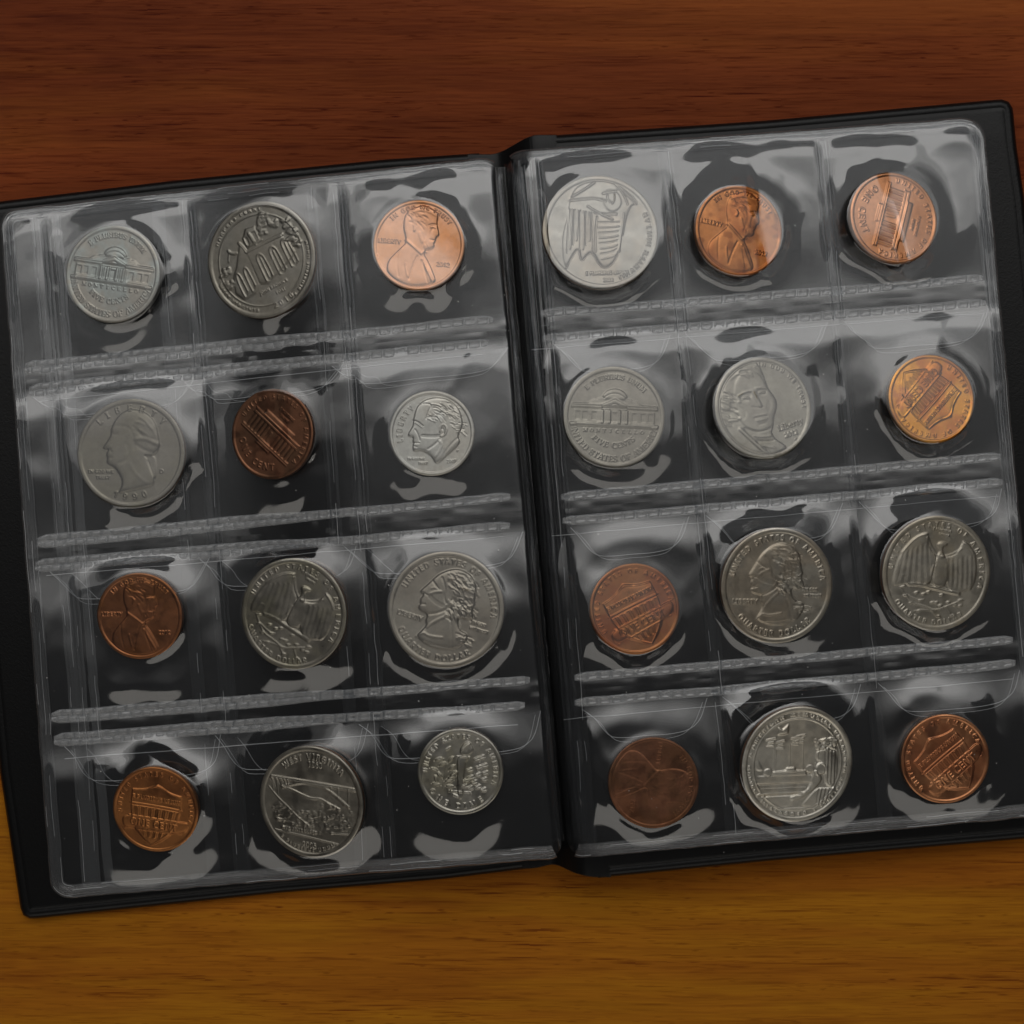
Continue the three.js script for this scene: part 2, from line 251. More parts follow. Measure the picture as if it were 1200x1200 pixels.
// how the cover over some coins is dented (mm, at u, v coin radii from the centre)
const GLARE = {
  2: (u, v) => 1.9 * sstep(0.25, 1.05, 0.75 * u - 0.65 * v) + 0.6 * (v + 1), 12: (u, v) => 0.3 * (v + 1),
  13: (u, v) => -1.5 * v * (1 - sstep(0.3, 0.55, u - 0.15 * v)) + 0.55 * (v + 1) * sstep(0.3, 0.55, u - 0.15 * v),
  14: (u, v) => -1.0 * v * (1 - sstep(-0.15, 0.1, u - 0.25 * v)) + 0.7 * (v + 1) * sstep(-0.15, 0.1, u - 0.25 * v), 17: (u, v) => -0.5 * v };
const LIFT = { 2: 0, 12: 0, 13: 1.5, 14: 1.0, 17: 0.5 };
PAGES.forEach((P, pi) => {
  const page = new THREE.Group(); page.name = 'page'; album.add(page);
  const rows = [[P.top, P.seams[0]], [P.seams[0], P.seams[1]], [P.seams[1], P.seams[2]], [P.seams[2], P.bottom]];
  const mid = (s) => Array.isArray(s[0]) ? s[0].map((x, i) => (x + s[1][i]) / 2) : s;
  const outer = P.cols[0], inner = P.cols[4];
  const CR = P.left ? [20, 26, 16, 22] : [26, 26, 18, 20];
  const roundOff = ([x, y]) => {                 // pull what lies outside a rounded page corner back onto its arc
    for (let i = 0; i < 4; i++) { const c = corners[i], n1 = corners[(i + 1) % 4], n0 = corners[(i + 3) % 4], r = CR[i], e1 = [n1[0] - c[0], n1[1] - c[1]], e0 = [n0[0] - c[0], n0[1] - c[1]], l1 = Math.hypot(...e1), l0 = Math.hypot(...e0);
      const a = ((x - c[0]) * e1[0] + (y - c[1]) * e1[1]) / l1, b = ((x - c[0]) * e0[0] + (y - c[1]) * e0[1]) / l0; if (a < r && b < r) { const q = Math.hypot(a - r, b - r); if (q > r) { const f = r / q, A = r + (a - r) * f, B = r + (b - r) * f; x = c[0] + e1[0] / l1 * A + e0[0] / l0 * B; y = c[1] + e1[1] / l1 * A + e0[1] / l0 * B; } } }
    return [x, y];
  };
  const corners = [cross(P.cols[0], P.top), cross(P.cols[4], P.top), cross(P.cols[4], P.bottom), cross(P.cols[0], P.bottom)];
  // black sheet that carries the page, with sides down to the cover
  const coverY = P.left ? leftTop : rightTop;
  part('backing', grid(70, 60, (u, v) => {
    const uu = clamp((u * 70 - 1) / 68, 0, 1), vv = clamp((v * 60 - 1) / 58, 0, 1), [x, y] = roundOff(bilerp(corners, lerp(0.012, 0.995, uu), lerp(0.008, 0.992, vv)));
    const skirt = u === 0 || u === 1 || v === 0 || v === 1;
    return W(x, y, skirt ? coverY(x, y) - 0.3 * MM : pageY(x, y) - 0.1 * MM);
  }), backing, page);
  // clear sheet behind the coins, slightly wavy
  part('back_sheet', grid(90, 110, (u, v) => {
    const [x, y] = roundOff(bilerp(corners, u, v)), e = Math.min(1, 12 * Math.min(u, 1 - u, v, 1 - v));
    return W(x, y, pageY(x, y) + (0.09 + 0.07 * e * noise(x / 55, y / 70, 31 + pi) + 0.035 * e * noise(x / 21, y / 30, 33 + pi)) * MM);
  }), backFilm, page);
  // pockets: the clear front, drawn tight over each coin
  for (let r = 0; r < 4; r++) for (let c = 0; c < 4; c++) {
    const q = [cross(P.cols[c], mid(rows[r][0])), cross(P.cols[c + 1], mid(rows[r][0])), cross(P.cols[c + 1], mid(rows[r][1])), cross(P.cols[c], mid(rows[r][1]))];
    const coin = c ? COINS.find((k) => k.row === r && k.col === c - 1 + 3 * pi) : null;
    const seed = 100 + pi * 40 + r * 5 + c * 17, N = c ? 96 : 40;
    const FR = rng(seed + 77), folds = Array.from({ length: 3 }, () => [lerp(q[0][0], q[1][0], FR()), lerp(q[0][1], q[3][1], FR()), (FR() - 0.5) * 2.2, 7 + 10 * FR(), (FR() - 0.4) * 0.34]);
    const tilt = coin ? GLARE[COINS.indexOf(coin)] : null;
    const topA = r ? rows[r][0][1] : P.top, botA = r < 3 ? rows[r][1][0] : P.bottom;
    part(c ? 'pocket' : 'margin_strip', grid(N, 96, (u, v) => {
      const [x, y] = roundOff(bilerp(q, u, v));
      const dl = x - lineX(P.cols[c], y), dr = lineX(P.cols[c + 1], y) - x, dt = y - lineY(topA, x), db = lineY(botA, x) - y;
      const away = coin ? Math.min(1, ((x - coin.px - 0.09 * (y - coin.py)) / 70) ** 2) : 1, inside = Math.min(dl, dr, dt, db), e = lerp(0.62, 1, sstep(-3, 14, Math.min(dl, dr))) * sstep(-1, ((r > 1 ? 34 : 26) + (r > 1 ? 30 : 8) * away) * (1 + 0.3 * noise(x / 40, 3.3, seed + 4)), dt) * sstep(-1, (30 + 50 * away) * (1 + 0.35 * noise(x / 34, 9.1, seed + 6)), db);
      const strip = dt < 0 ? sstep(0, 10, Math.min(-dt, 14)) : db < 0 ? sstep(0, 10, Math.min(-db, 14)) : 0;
      // sheet under tension: folds that run from the seams to the coin, soft dents, fine ripple
      let w = 0.30 * noise(x / 62 + 0.3 * noise(x / 70, y / 70, seed + 8), y / 48, seed) + 0.10 * noise(x / 30 + y / 70, y / 30, seed + 1) + 0.018 * noise(x / 12, y / 14, seed + 2);
      for (const [fx, fy, fa, fw, fh] of folds) { const q = (x - fx) * Math.cos(fa) + (y - fy) * Math.sin(fa); w += fh * Math.exp(-((q / fw) ** 2)); }
      let yy = pageY(x, y) + (0.32 + 1.4 * e + strip * (0.10 + 0.10 * noise(x / 18, y / 9, seed + 5))) * MM;
      let k = 0;
      if (coin) {
        const dx = x - coin.px, dy = y - coin.py, d = Math.hypot(dx, dy), a = Math.atan2(dy, dx);
        const pull = d < coin.r ? 1 : Math.exp(-(((d - coin.r) / ((17 - 7 * sstep(-0.2, 0.8, Math.sin(a))) * (1 + 0.4 * noise(Math.cos(a) * 2.2, Math.sin(a) * 2.2, seed + 3)))) ** 1.35));
        k = pull * sstep(-2, 14, inside + 4);
        w *= d < coin.r ? 0.22 : lerp(0.22, 1, sstep(coin.r, coin.r + 9, d));
        const dent = tilt ? k * tilt(dx / coin.r, dy / coin.r) * MM : 0;
        yy = lerp(yy, coin.top(x, y) + 0.42 * MM, k) + (tilt ? dent + LIFT[COINS.indexOf(coin)] * k * MM : 0);
      }
      return W(x, y, yy + w * e * MM);
    }), film, page);
  }
});

// ------------------------------------------------------------------ welds, seal dashes, flaps and folds of the pages
function pressedSeam(line, x0, x1, seed, cut) {  // a heat-sealed seam: pads pressed into a band of film, two rows of them up to cut
  const nx = Math.round((x1 - x0) / 1.25), ny = cut > x0 ? 18 : 14, wav = (x) => 1.0 * noise(x / 60, 2.5, seed) + 0.5 * noise(x / 17, 4.5, seed);
  return grid(nx, ny, (u, v) => {
    const x = lerp(x0, x1, u), o = 2 * v - 1, brick = x < cut, pitch = brick ? 12.4 : 14.3, half = lerp(8.2, 5.6, sstep(cut - 70, cut + 40, x)) * lerp(0.55, 1, sstep(0, 14, Math.min(x - x0, x1 - x) + 3)), y = lineY(line, x) + wav(x) + o * half;
    const row = brick ? (o < 0 ? 0 : 1) : 0, b = brick ? (o < 0 ? 2 * o + 1 : 2 * o - 1) : o, t = (x - x0) / pitch + row * 0.5, cell = Math.floor(t), a = 2 * (t - cell) - 1, r1 = hash(cell, row, seed), r2 = hash(cell, row + 7, seed);
    const inx = 1 - sstep(0.72, 0.96, Math.abs(a + 0.1 * (r1 - 0.5))), iny = 1 - sstep(0.62, 0.92, Math.abs(b)), pad = inx * iny;
    const dish = brick ? 0.15 * (1 - a * a) * (1 - b * b) : -0.16 * (1 - sstep(0.35, 0.7, Math.abs(a))) * (1 - sstep(0.2, 0.6, Math.abs(b)));
    const worn = 0.75 + 0.5 * sstep(-0.5, 0.3, noise(x / 38, 6.5, seed + 9)), h = worn * (0.16 + 0.24 * r1) * pad * (r2 < 0.05 ? 0.25 : 1) + dish * pad + 0.05 * noise(x / 5, o * 2, seed + 3) + 0.06 * (r2 - 0.5) * b * pad;
    return W(x, y, pageY(x, y) + (0.30 + h * (1 - sstep(0.9, 1, Math.abs(o))) - 0.1 * sstep(0.93, 1, Math.abs(o))) * MM);
  });
}
function sheet(poly, y, seed, amp) {             // a small flat piece of film bounded by a pixel outline
  const P = densify(poly, 7), cx = P.reduce((a, p) => a + p[0], 0) / P.length, cy = P.reduce((a, p) => a + p[1], 0) / P.length, n = P.length, K = 8, pos = [], idx = [];
  for (let k = 0; k <= K; k++) P.forEach(([x, yy]) => { const px = lerp(cx, x, k / K), py = lerp(cy, yy, k / K); pos.push(...W(px, py, y(px, py) + amp * noise(px / 26, py / 20, seed) * MM)); });
  for (let k = 0; k < K; k++) for (let i = 0; i < n; i++) { const a = k * n + i, b = k * n + (i + 1) % n, c = a + n, d = b + n; if (k) idx.push(a, b, c); idx.push(b, d, c); }
  const g = new THREE.BufferGeometry(); g.setAttribute('position', new THREE.Float32BufferAttribute(pos, 3)); g.setIndex(idx); g.computeVertexNormals(); return g;
}
const alongLine = (l, t0, t1, step = 8) => densify([[lerp(l[0], l[2], t0), lerp(l[1], l[3], t0)], [lerp(l[0], l[2], t1), lerp(l[1], l[3], t1)]], step, false);
PAGES.forEach((P, pi) => {
  const page = album.children.filter((c) => c.name === 'page')[pi];
  const lift = (mm) => (x, y) => pageY(x, y) + mm * MM;
  // rim of the page: several melted lines side by side
  const tl = cross(P.cols[0], P.top), tr = cross(P.cols[4], P.top), br = cross(P.cols[4], P.bottom), bl = cross(P.cols[0], P.bottom);
  const corner = P.left ? [20, 26, 16, 22] : [26, 26, 18, 20];
  // the side in the gutter has no such rim
  const full = inset(jitter(densify(roundCorners([tl, tr, br, bl], corner), 6), 0.8, 71 + pi), 5), gut = P.left ? P.cols[4] : P.cols[0];
  const off = full.map(([x, y]) => Math.abs(x - lineX(gut, y)) > 9), start = off.findIndex((v, i) => v && !off[(i + full.length - 1) % full.length]), loop = [];
  for (let i = 0; i < full.length && off[(start + i) % full.length]; i++) loop.push(full[(start + i) % full.length]);
  part('page_edge', ridge(loop, 7.5, [[-1.05, -0.35], ...beads([[-0.86, 0.36, 0.05], [-0.5, 0.16, 0.06], [-0.12, 0.30, 0.06], [0.2, 0.12, 0.08], [0.5, 0.1, 0.06], [0.8, 0.24, 0.05]], 64), [1.1, -0.02]], lift(0.46)), weld, page);
  for (const d of P.left ? [-5.5, 1.5, 6.5] : [-5.5, 4]) brokenWire(jitter(loop.filter((_, i) => i % 2 === 0).map((p, i, a) => { const q = a[Math.min(i + 1, a.length - 1)], o = a[Math.max(i - 1, 0)], l = Math.hypot(q[0] - o[0], q[1] - o[1]) || 1; return [p[0] - (q[1] - o[1]) / l * d, p[1] + (q[0] - o[0]) / l * d]; }), 0.5, 380 + d + pi), 0.048, lift(0.72), 860 + Math.round(d) + pi * 30).forEach((g) => part('weld_line', g, edgeMat, page));
  // upright welds between the pockets
  const colSet = P.left ? [[1, 0, 10, 1], [2, 0, 9, 1], [3, 0, 9, 1], [2, -34, 7, 0.5], [3, -32, 7, 0.5], [1, 20, 5, 0.5]] : [[1, 0, 8, 1], [2, 0, 8, 1], [3, 0, 8, 1], [4, -9, 6, 0.6]];
  for (const [c, dx, w, s] of colSet) {
    const l = P.cols[c].map((v, i) => (i % 2 ? v : v + dx)), a = cross(l, P.top), b = cross(l, P.bottom);
    const path = jitter(densify([[lerp(a[0], b[0], 0.012), lerp(a[1], b[1], 0.012)], [lerp(a[0], b[0], 0.99), lerp(a[1], b[1], 0.99)]], 6, false), 0.9, 90 + c + dx);
    for (const d of s === 1 ? (c === 1 && P.left ? [-8, -2, 6] : [-5, 4]) : [2]) brokenWire(jitter(path.filter((_, i) => i % 2 === 0).map(([x, y]) => [x + d, y]), 0.5, 300 + c * 7 + d + pi), 0.042, lift(0.5), 810 + c * 9 + Math.round(d) + pi * 50).forEach((g) => part('weld_line', g, edgeMat, page));
    part('column_weld', ridge(path, w, s === 1 ? [[-1.1, -0.05], ...beads([[-0.75, 0.20, 0.05], [-0.35, 0.08, 0.12], [0.25, 0.05, 0.2], [0.72, 0.20, 0.05]], 44), [1.1, -0.05]] : [[-1.1, -0.02], ...beads([[-0.6, 0.07, 0.1], [0.6, 0.07, 0.1]], 20), [1.1, -0.02]], lift(s === 1 ? 0.36 : 0.33)), c === 1 && P.left ? weld : columnMat, page);
  }
  // seal dashes in pairs of rows, and the thin fold under each pair
  P.seams.forEach((pair, r) => {
    pair.forEach((l, k) => {
      const x0 = P.left ? l[0] + 4 : l[0] + 2, x1 = P.left ? l[2] + 8 : l[2] + 3, sd = 500 + pi * 60 + r * 10 + k;
      const cut = x0 + (x1 - x0) * (r === 0 ? 0.62 : 0.55);
      part('weld_seam', pressedSeam(l, x0, x1, sd, P.left ? cut : -1e9), P.left ? bandMat : dashMat, page);
    });
    const B = pair[1], gap = P.left ? [13, 12, 22][r] : [12, 16, 18][r];
    const fold = B.map((v, i) => (i % 2 ? v + gap : v));
    part('fold', wire(jitter(alongLine(fold, P.left ? 0.03 : -0.02, 1.0, 12), 0.7, 40 + r + pi * 9), P.left ? 0.07 : 0.055, lift(0.62)), edgeMat, page);
    // closing flaps tucked behind the coins
    for (let c = 1; c < 4; c++) {
      const dx = P.left ? -20 : 6, dy = P.left ? [34, 44, 52][r] : [44, 46, 46][r];
      const yb = (x, d) => lineY(B, x) + d, yy = lineY(B, lineX(P.cols[c], B[1]) + 80);
      const xl = lineX(P.cols[c], yy) + dx, xr = lineX(P.cols[c + 1], yy) - (P.left ? 10 : 14), R = rng(900 + pi * 50 + r * 7 + c), w = () => (R() - 0.5) * 5;
      const shape = [[xl + w(), yb(xl, 8)], [xl + 12 + w(), yb(xl + 12, 20)], [xl + 24 + w(), yb(xl + 24, dy - 12)], [xl + 33, yb(xl + 33, dy - 3)], [xl + 50, yb(xl + 50, dy)], [(xl + xr) / 2, yb((xl + xr) / 2, dy + w() * 0.3)], [xr - 40, yb(xr - 40, dy)], [xr - 20, yb(xr - 20, dy - 4)], [xr - 9 + w(), yb(xr - 9, dy - 14)], [xr + w(), yb(xr, 8)]];
      part('flap', sheet(shape, lift(0.26), 700 + r * 9 + c + pi * 31, 0.10), film, page);
      part('flap_edge', wire(shape, 0.065, lift(0.31)), edgeMat, page);
      const second = shape.map(([x, y], i) => [x + (i < 5 ? 7 : i > 5 ? -6 : 0) + w() * 0.4, y + 5 + w() * 0.5]);
      part('flap_edge', wire(second, 0.045, lift(0.29)), edgeMat, page);
      if (P.left) part('flap_edge', wire(shape.slice(0, 5).map(([x, y]) => [x + 26, y + 2]), 0.04, lift(0.3)), edgeMat, page);
    }
  });
  // the film rolls down into the gutter
  const g0 = P.left ? [[596, 196, 664, 985], [608, 200, 674, 980], [586, 200, 655, 985]] : [[604, 192, 676, 990], [616, 198, 686, 990]];
  g0.forEach((l, i) => part('gutter_fold', ridge(jitter(alongLine(l, -0.005, 1.0, 8), 0.7, 130 + i + pi * 5), P.left ? 5 : 5, [[-1.1, -0.1], ...beads([[-0.5, 0.16, 0.25], [0.45, 0.1, 0.3]], 20), [1.1, -0.1]], lift(0.5 + 0.1 * i)), film, page));
});

// specks of dust and lint on the plastic, each far too small to matter on its own
{
  const R = rng(404), list = [];
  for (let k = 0; k < 170; k++) {
    const x = 40 + R() * 1130, y = 240 + R() * 760, sz = (0.035 + 0.07 * R() * R()) * MM, g = new THREE.IcosahedronGeometry(sz, 0);
    g.scale(1 + 2 * R() * R(), 0.5, 1); g.rotateY(R() * 6.283); g.translate(...W(x, y, pageY(x, y) + 2.15 * MM)); list.push(g);
  }
  const d = part('dust_specks', mergeGeometries(list), new THREE.MeshStandardMaterial({ color: new THREE.Color(0.55, 0.54, 0.52), roughness: 0.9 }), album); d.userData.kind = 'stuff';
}
// ------------------------------------------------------------------ coins: relief drawn as three height layers
const S = 480, UNIT = 228;                      // canvas side, pixels per coin radius
function blur(src, r) {
  let a = src, b = new Float32Array(S * S);
  for (let pass = 0; pass < 2; pass++) {
    for (let y = 0; y < S; y++) { let acc = 0; for (let x = -r; x < S; x++) { if (x + r < S) acc += a[y * S + x + r]; if (x - r - 1 >= 0) acc -= a[y * S + x - r - 1]; if (x >= 0) b[y * S + x] = acc / (2 * r + 1); } }
    const c = new Float32Array(S * S);
    for (let x = 0; x < S; x++) { let acc = 0; for (let y = -r; y < S; y++) { if (y + r < S) acc += b[(y + r) * S + x]; if (y - r - 1 >= 0) acc -= b[(y - r - 1) * S + x]; if (y >= 0) c[y * S + x] = acc / (2 * r + 1); } }
    a = c;
  }
  return a;
}
class Relief {
  constructor(cx = 0, cy = 0, R = 1, rot = 0) {  // what is drawn is in units of R about (cx, cy), turned by rot degrees
    Object.assign(this, { cx, cy, R, rot: rot * Math.PI / 180 });
    for (const k of 'ABT') { this[k] = document.createElement('canvas'); this[k].width = this[k].height = S; const c = this['c' + k] = this[k].getContext('2d'); c.fillStyle = k === 'B' ? '#808080' : '#000'; c.fillRect(0, 0, S, S); c.lineCap = c.lineJoin = 'round'; }
    this.detail = 0.25; this.soft = 1;
  }
  at([x, y]) { const u = (x - this.cx) / this.R, v = (y - this.cy) / this.R, c = Math.cos(this.rot), s = Math.sin(this.rot); return [S / 2 + UNIT * (u * c - v * s), S / 2 + UNIT * (u * s + v * c)]; }
  path(c, pts, closed, smooth) {
    const q = pts.map((p) => this.at(p)), n = q.length; c.beginPath();
    if (!smooth) { q.forEach((p, i) => i ? c.lineTo(...p) : c.moveTo(...p)); if (closed) c.closePath(); return; }
    const m = (a, b) => [(a[0] + b[0]) / 2, (a[1] + b[1]) / 2];
    if (closed) { c.moveTo(...m(q[n - 1], q[0])); for (let i = 0; i < n; i++) c.quadraticCurveTo(...q[i], ...m(q[i], q[(i + 1) % n])); c.closePath(); }
    else { c.moveTo(...q[0]); for (let i = 1; i < n - 1; i++) { const e = i === n - 2 ? q[n - 1] : m(q[i], q[i + 1]); c.quadraticCurveTo(...q[i], ...e); } if (n === 2) c.lineTo(...q[1]); }
  }
  fill(pts, level = 1, smooth = true) { const v = Math.round(255 * level); this.cA.fillStyle = `rgb(${v},${v},${v})`; this.path(this.cA, pts, true, smooth); this.cA.fill(); return this; }
  box(x0, y0, x1, y1, level = 1) { return this.fill([[x0, y0], [x1, y0], [x1, y1], [x0, y1]], level, false); }
  disc(x, y, rx, ry = rx, level = 1) { return this.fill(Array.from({ length: 20 }, (_, i) => [x + rx * Math.cos(i * Math.PI / 10), y + ry * Math.sin(i * Math.PI / 10)]), level); }
  line(pts, w, dv = 1, smooth = true) {         // w in drawing units; dv -1..1: groove or ridge
    const c = this.cB; c.strokeStyle = dv > 0 ? `rgba(255,255,255,${dv})` : `rgba(0,0,0,${-dv})`; c.lineWidth = Math.max(1.6, w / this.R * UNIT); this.path(c, pts, false, smooth); c.stroke(); return this;
  }
  bar(pts, w, level = 1, smooth = true) {       // a raised stroke that counts as relief
    const v = Math.round(255 * level), c = this.cA; c.strokeStyle = `rgb(${v},${v},${v})`; c.lineWidth = Math.max(1.8, w / this.R * UNIT); this.path(c, pts, false, smooth); c.stroke(); return this;
  }
  dent(pts, dv = -0.5, smooth = true) { const c = this.cB; c.fillStyle = dv > 0 ? `rgba(255,255,255,${dv})` : `rgba(0,0,0,${-dv})`; this.path(c, pts, true, smooth); c.fill(); return this; }
  hair(x0, y0, x1, y1, n, len, ang, seed, w = 0.02) { // loose locks inside a box
    const R = rng(seed); for (let i = 0; i < n; i++) { const x = lerp(x0, x1, R()), y = lerp(y0, y1, R()), a = (ang + (R() - 0.5) * 50) * Math.PI / 180, l = len * (0.5 + R()); this.line([[x, y], [x + l * 0.5 * Math.cos(a) + l * 0.15 * Math.sin(a), y + l * 0.5 * Math.sin(a) - l * 0.15 * Math.cos(a)], [x + l * Math.cos(a), y + l * Math.sin(a)]], w * this.R, R() < 0.5 ? 0.5 : -0.5); } return this;
  }
  word(str, x, y, size, rot = 0, font = 'sans-serif', gap = 0) { // size as a share of the coin's radius
    const c = this.cT, p = this.at([x, y]); c.save(); c.translate(...p); c.rotate(this.rot + rot * Math.PI / 180); c.font = `bold ${Math.round(size * UNIT)}px ${font}`; c.fillStyle = '#fff'; c.textAlign = 'center'; c.textBaseline = 'middle';
    if (!gap) c.fillText(str, 0, 0); else [...str].forEach((ch, i) => c.fillText(ch, (i - (str.length - 1) / 2) * gap * UNIT, 0));
    c.restore(); return this;
  }
  arc(str, r, centre, span, size, foot = false, font = 'sans-serif') { // centre, span in degrees, clockwise from the top; foot: reads along the bottom
    const c = this.cT, n = str.length; c.font = `bold ${Math.round(size * UNIT)}px ${font}`; c.fillStyle = '#fff'; c.textAlign = 'center'; c.textBaseline = 'middle';
    const wd = [...str].map((ch) => Math.max(0.42, ch === ' ' ? 0.5 : c.measureText(ch).width / (size * UNIT) + 0.12)), total = wd.reduce((a, b) => a + b, 0); let at = 0;
    [...str].forEach((ch, i) => {
      const t = (at + wd[i] / 2) / total - 0.5; at += wd[i];
      const a = (centre + (foot ? -t : t) * span) * Math.PI / 180 + this.rot;
      c.save(); c.translate(S / 2 + UNIT * r * Math.sin(a), S / 2 - UNIT * r * Math.cos(a)); c.rotate(foot ? a + Math.PI : a); c.fillText(ch, 0, 0); c.restore();
    });
    return this;
  }
  ring(r, w = 0.012) { const c = this.cB; c.strokeStyle = 'rgba(255,255,255,.9)'; c.lineWidth = w * UNIT; c.beginPath(); c.arc(S / 2, S / 2, r * UNIT, 0, 7); c.stroke(); return this; }
  heights(wear = 1) {                           // mm above the field, with masks
    const get = (k) => { const d = this['c' + k].getImageData(0, 0, S, S).data, a = new Float32Array(S * S); for (let i = 0; i < S * S; i++) a[i] = d[i * 4] / 255; return a; };
    const A = get('A'), B = get('B'), T = get('T'), a1 = blur(A, 2), a2 = blur(A, 8), a3 = blur(A, 22), b1 = blur(B, this.soft), t1 = blur(T, 1), h = new Float32Array(S * S);
    for (let i = 0; i < S * S; i++) h[i] = wear * (0.09 * a1[i] + 0.15 * a1[i] * a2[i] + 0.15 * a1[i] * a3[i] + this.detail * (b1[i] - 0.502) + 0.135 * t1[i]);
    return { h, A: a1, T: t1 };
  }
}
// ---- designs
const US = 'UNITED STATES OF AMERICA', EPU = 'E PLURIBUS UNUM';
function houseNickel(rot) {
  const d = new Relief(0, 0, 1, rot);
  d.box(-0.8, -0.13, -0.27, 0.13, 0.55).box(0.27, -0.13, 0.8, 0.13, 0.55).box(-0.3, -0.14, 0.3, 0.13, 0.7);
  d.fill([[-0.27, -0.34], [-0.2, -0.5], [0, -0.58], [0.2, -0.5], [0.27, -0.34]], 0.9).box(-0.34, -0.36, 0.34, -0.28, 0.8);
  d.fill([[-0.55, -0.25], [-0.42, -0.34], [0.42, -0.34], [0.55, -0.25]], 0.6, false).fill([[-0.34, -0.2], [0, -0.38], [0.34, -0.2]], 1, false);
  d.box(-0.86, -0.25, -0.25, -0.16, 0.9).box(0.25, -0.25, 0.86, -0.16, 0.9).box(-0.92, 0.13, 0.92, 0.2, 1).box(-0.34, 0.1, 0.34, 0.17, 0.9);
  d.line([[-0.84, -0.205], [-0.26, -0.205]], 0.018, -0.8).line([[0.26, -0.205], [0.84, -0.205]], 0.018, -0.8).line([[-0.3, -0.2], [0, -0.345], [0.3, -0.2]], 0.016, -0.7, false).line([[-0.22, -0.36], [-0.12, -0.46], [0.12, -0.46], [0.22, -0.36]], 0.02, -0.6);
  d.line([[-0.07, -0.23], [0, -0.28], [0.07, -0.23]], 0.02, -0.7);
  for (const x of [-0.24, -0.1, 0.1, 0.24]) d.line([[x, -0.12], [x, 0.12]], 0.045, 0.9).line([[x + 0.045, -0.12], [x + 0.045, 0.12]], 0.022, -0.7);
  for (const x of [-0.72, -0.58, -0.4, 0.4, 0.58, 0.72]) d.dent([[x - 0.045, -0.08], [x + 0.045, -0.08], [x + 0.045, 0.08], [x - 0.045, 0.08]], -0.55, false);
  d.dent([[-0.05, -0.08], [0.05, -0.08], [0.05, 0.12], [-0.05, 0.12]], -0.6, false);
  d.arc(EPU, 0.8, 0, 96, 0.135, false, 'serif').word('MONTICELLO', 0, 0.28, 0.1, 0, 'serif', 0.125).arc('FIVE CENTS', 0.56, 180, 92, 0.145, true, 'serif').arc(US, 0.83, 180, 158, 0.165, true, 'serif');
  return [d, 'building'];
}
function lincoln(rot) {
  const d = new Relief(602, 602, 463, rot);
  d.fill([[300, 850], [318, 770], [380, 700], [430, 640], [475, 590], [462, 520], [432, 440], [432, 330], [465, 255], [540, 222], [610, 190], [690, 212], [765, 255], [772, 300], [765, 352], [778, 405], [804, 486], [772, 505], [770, 545], [752, 575], [765, 600], [735, 636], [680, 642], [660, 690], [715, 760], [785, 890], [815, 965], [700, 1020], [560, 1035], [420, 990], [320, 920]], 0.9);
  d.line([[465, 560], [540, 610], [640, 690]], 22, 0.8).line([[640, 690], [655, 660], [690, 668]], 16, 0.7).line([[650, 745], [720, 860], [790, 985]], 20, 0.8).line([[600, 720], [560, 820], [540, 960]], 16, -0.6).line([[490, 800], [500, 880], [525, 935]], 14, 0.6).line([[400, 700], [390, 800], [430, 940]], 14, -0.4).line([[660, 760], [690, 870], [730, 980]], 12, -0.5);
  d.line([[535, 395], [560, 420], [545, 460]], 22, 0.7).line([[690, 395], [730, 380], [765, 385]], 16, -0.6).line([[705, 412], [740, 405], [757, 415]], 14, 0.5).line([[735, 420], [700, 470], [720, 540]], 20, -0.35).line([[712, 540], [760, 545]], 10, -0.7).line([[600, 480], [620, 560], [680, 625]], 26, 0.4).line([[640, 330], [690, 470], [660, 540]], 30, -0.25);
  d.line([[470, 300], [560, 240], [680, 250], [750, 290]], 18, 0.4).line([[620, 200], [700, 250], [760, 265]], 16, 0.5);
  d.hair(450, 260, 640, 380, 26, 70, 20, 3).hair(610, 560, 690, 625, 8, 30, 70, 4, 0.015);
  d.detail = 0.30; d.soft = 3; d.word('LIBERTY', 300, 585, 0.13, 0).word('2012', 868, 780, 0.13, 0).arc('IN GOD WE TRUST', 0.84, 0, 104, 0.135);
  return [d, 'portrait'];
}
function memorial(rot) {
  const d = new Relief(0, 0, 1, rot);
  d.box(-0.68, -0.22, 0.68, -0.1, 0.9).box(-0.45, -0.34, 0.45, -0.22, 0.75).box(-0.64, -0.1, 0.64, 0.24, 0.35).box(-0.74, 0.24, 0.74, 0.33, 0.9).box(-0.2, 0.24, 0.2, 0.4, 1);
  d.line([[-0.68, -0.16], [0.68, -0.16]], 0.02, -0.8).line([[-0.7, -0.22], [0.7, -0.22]], 0.025, 0.8).line([[-0.7, -0.1], [0.7, -0.1]], 0.022, 0.7).line([[-0.74, 0.285], [0.74, 0.285]], 0.016, -0.7).line([[-0.2, 0.35], [0.2, 0.35]], 0.015, -0.7);
  for (let i = 0; i < 12; i++) { const x = -0.6 + i * 1.2 / 11; if (i === 5 || i === 6) continue; d.line([[x, -0.07], [x, 0.22]], 0.052, 1).line([[x + 0.052, -0.07], [x + 0.052, 0.22]], 0.03, -0.8); }
  d.line([[-0.02, 0], [0, 0.2]], 0.06, 0.6).arc(US, 0.83, 0, 206, 0.13).word('E PLURIBUS', 0, -0.56, 0.085).word('UNUM', 0, -0.45, 0.085).arc('ONE CENT', 0.74, 180, 92, 0.2, true);
  return [d, 'building'];
}
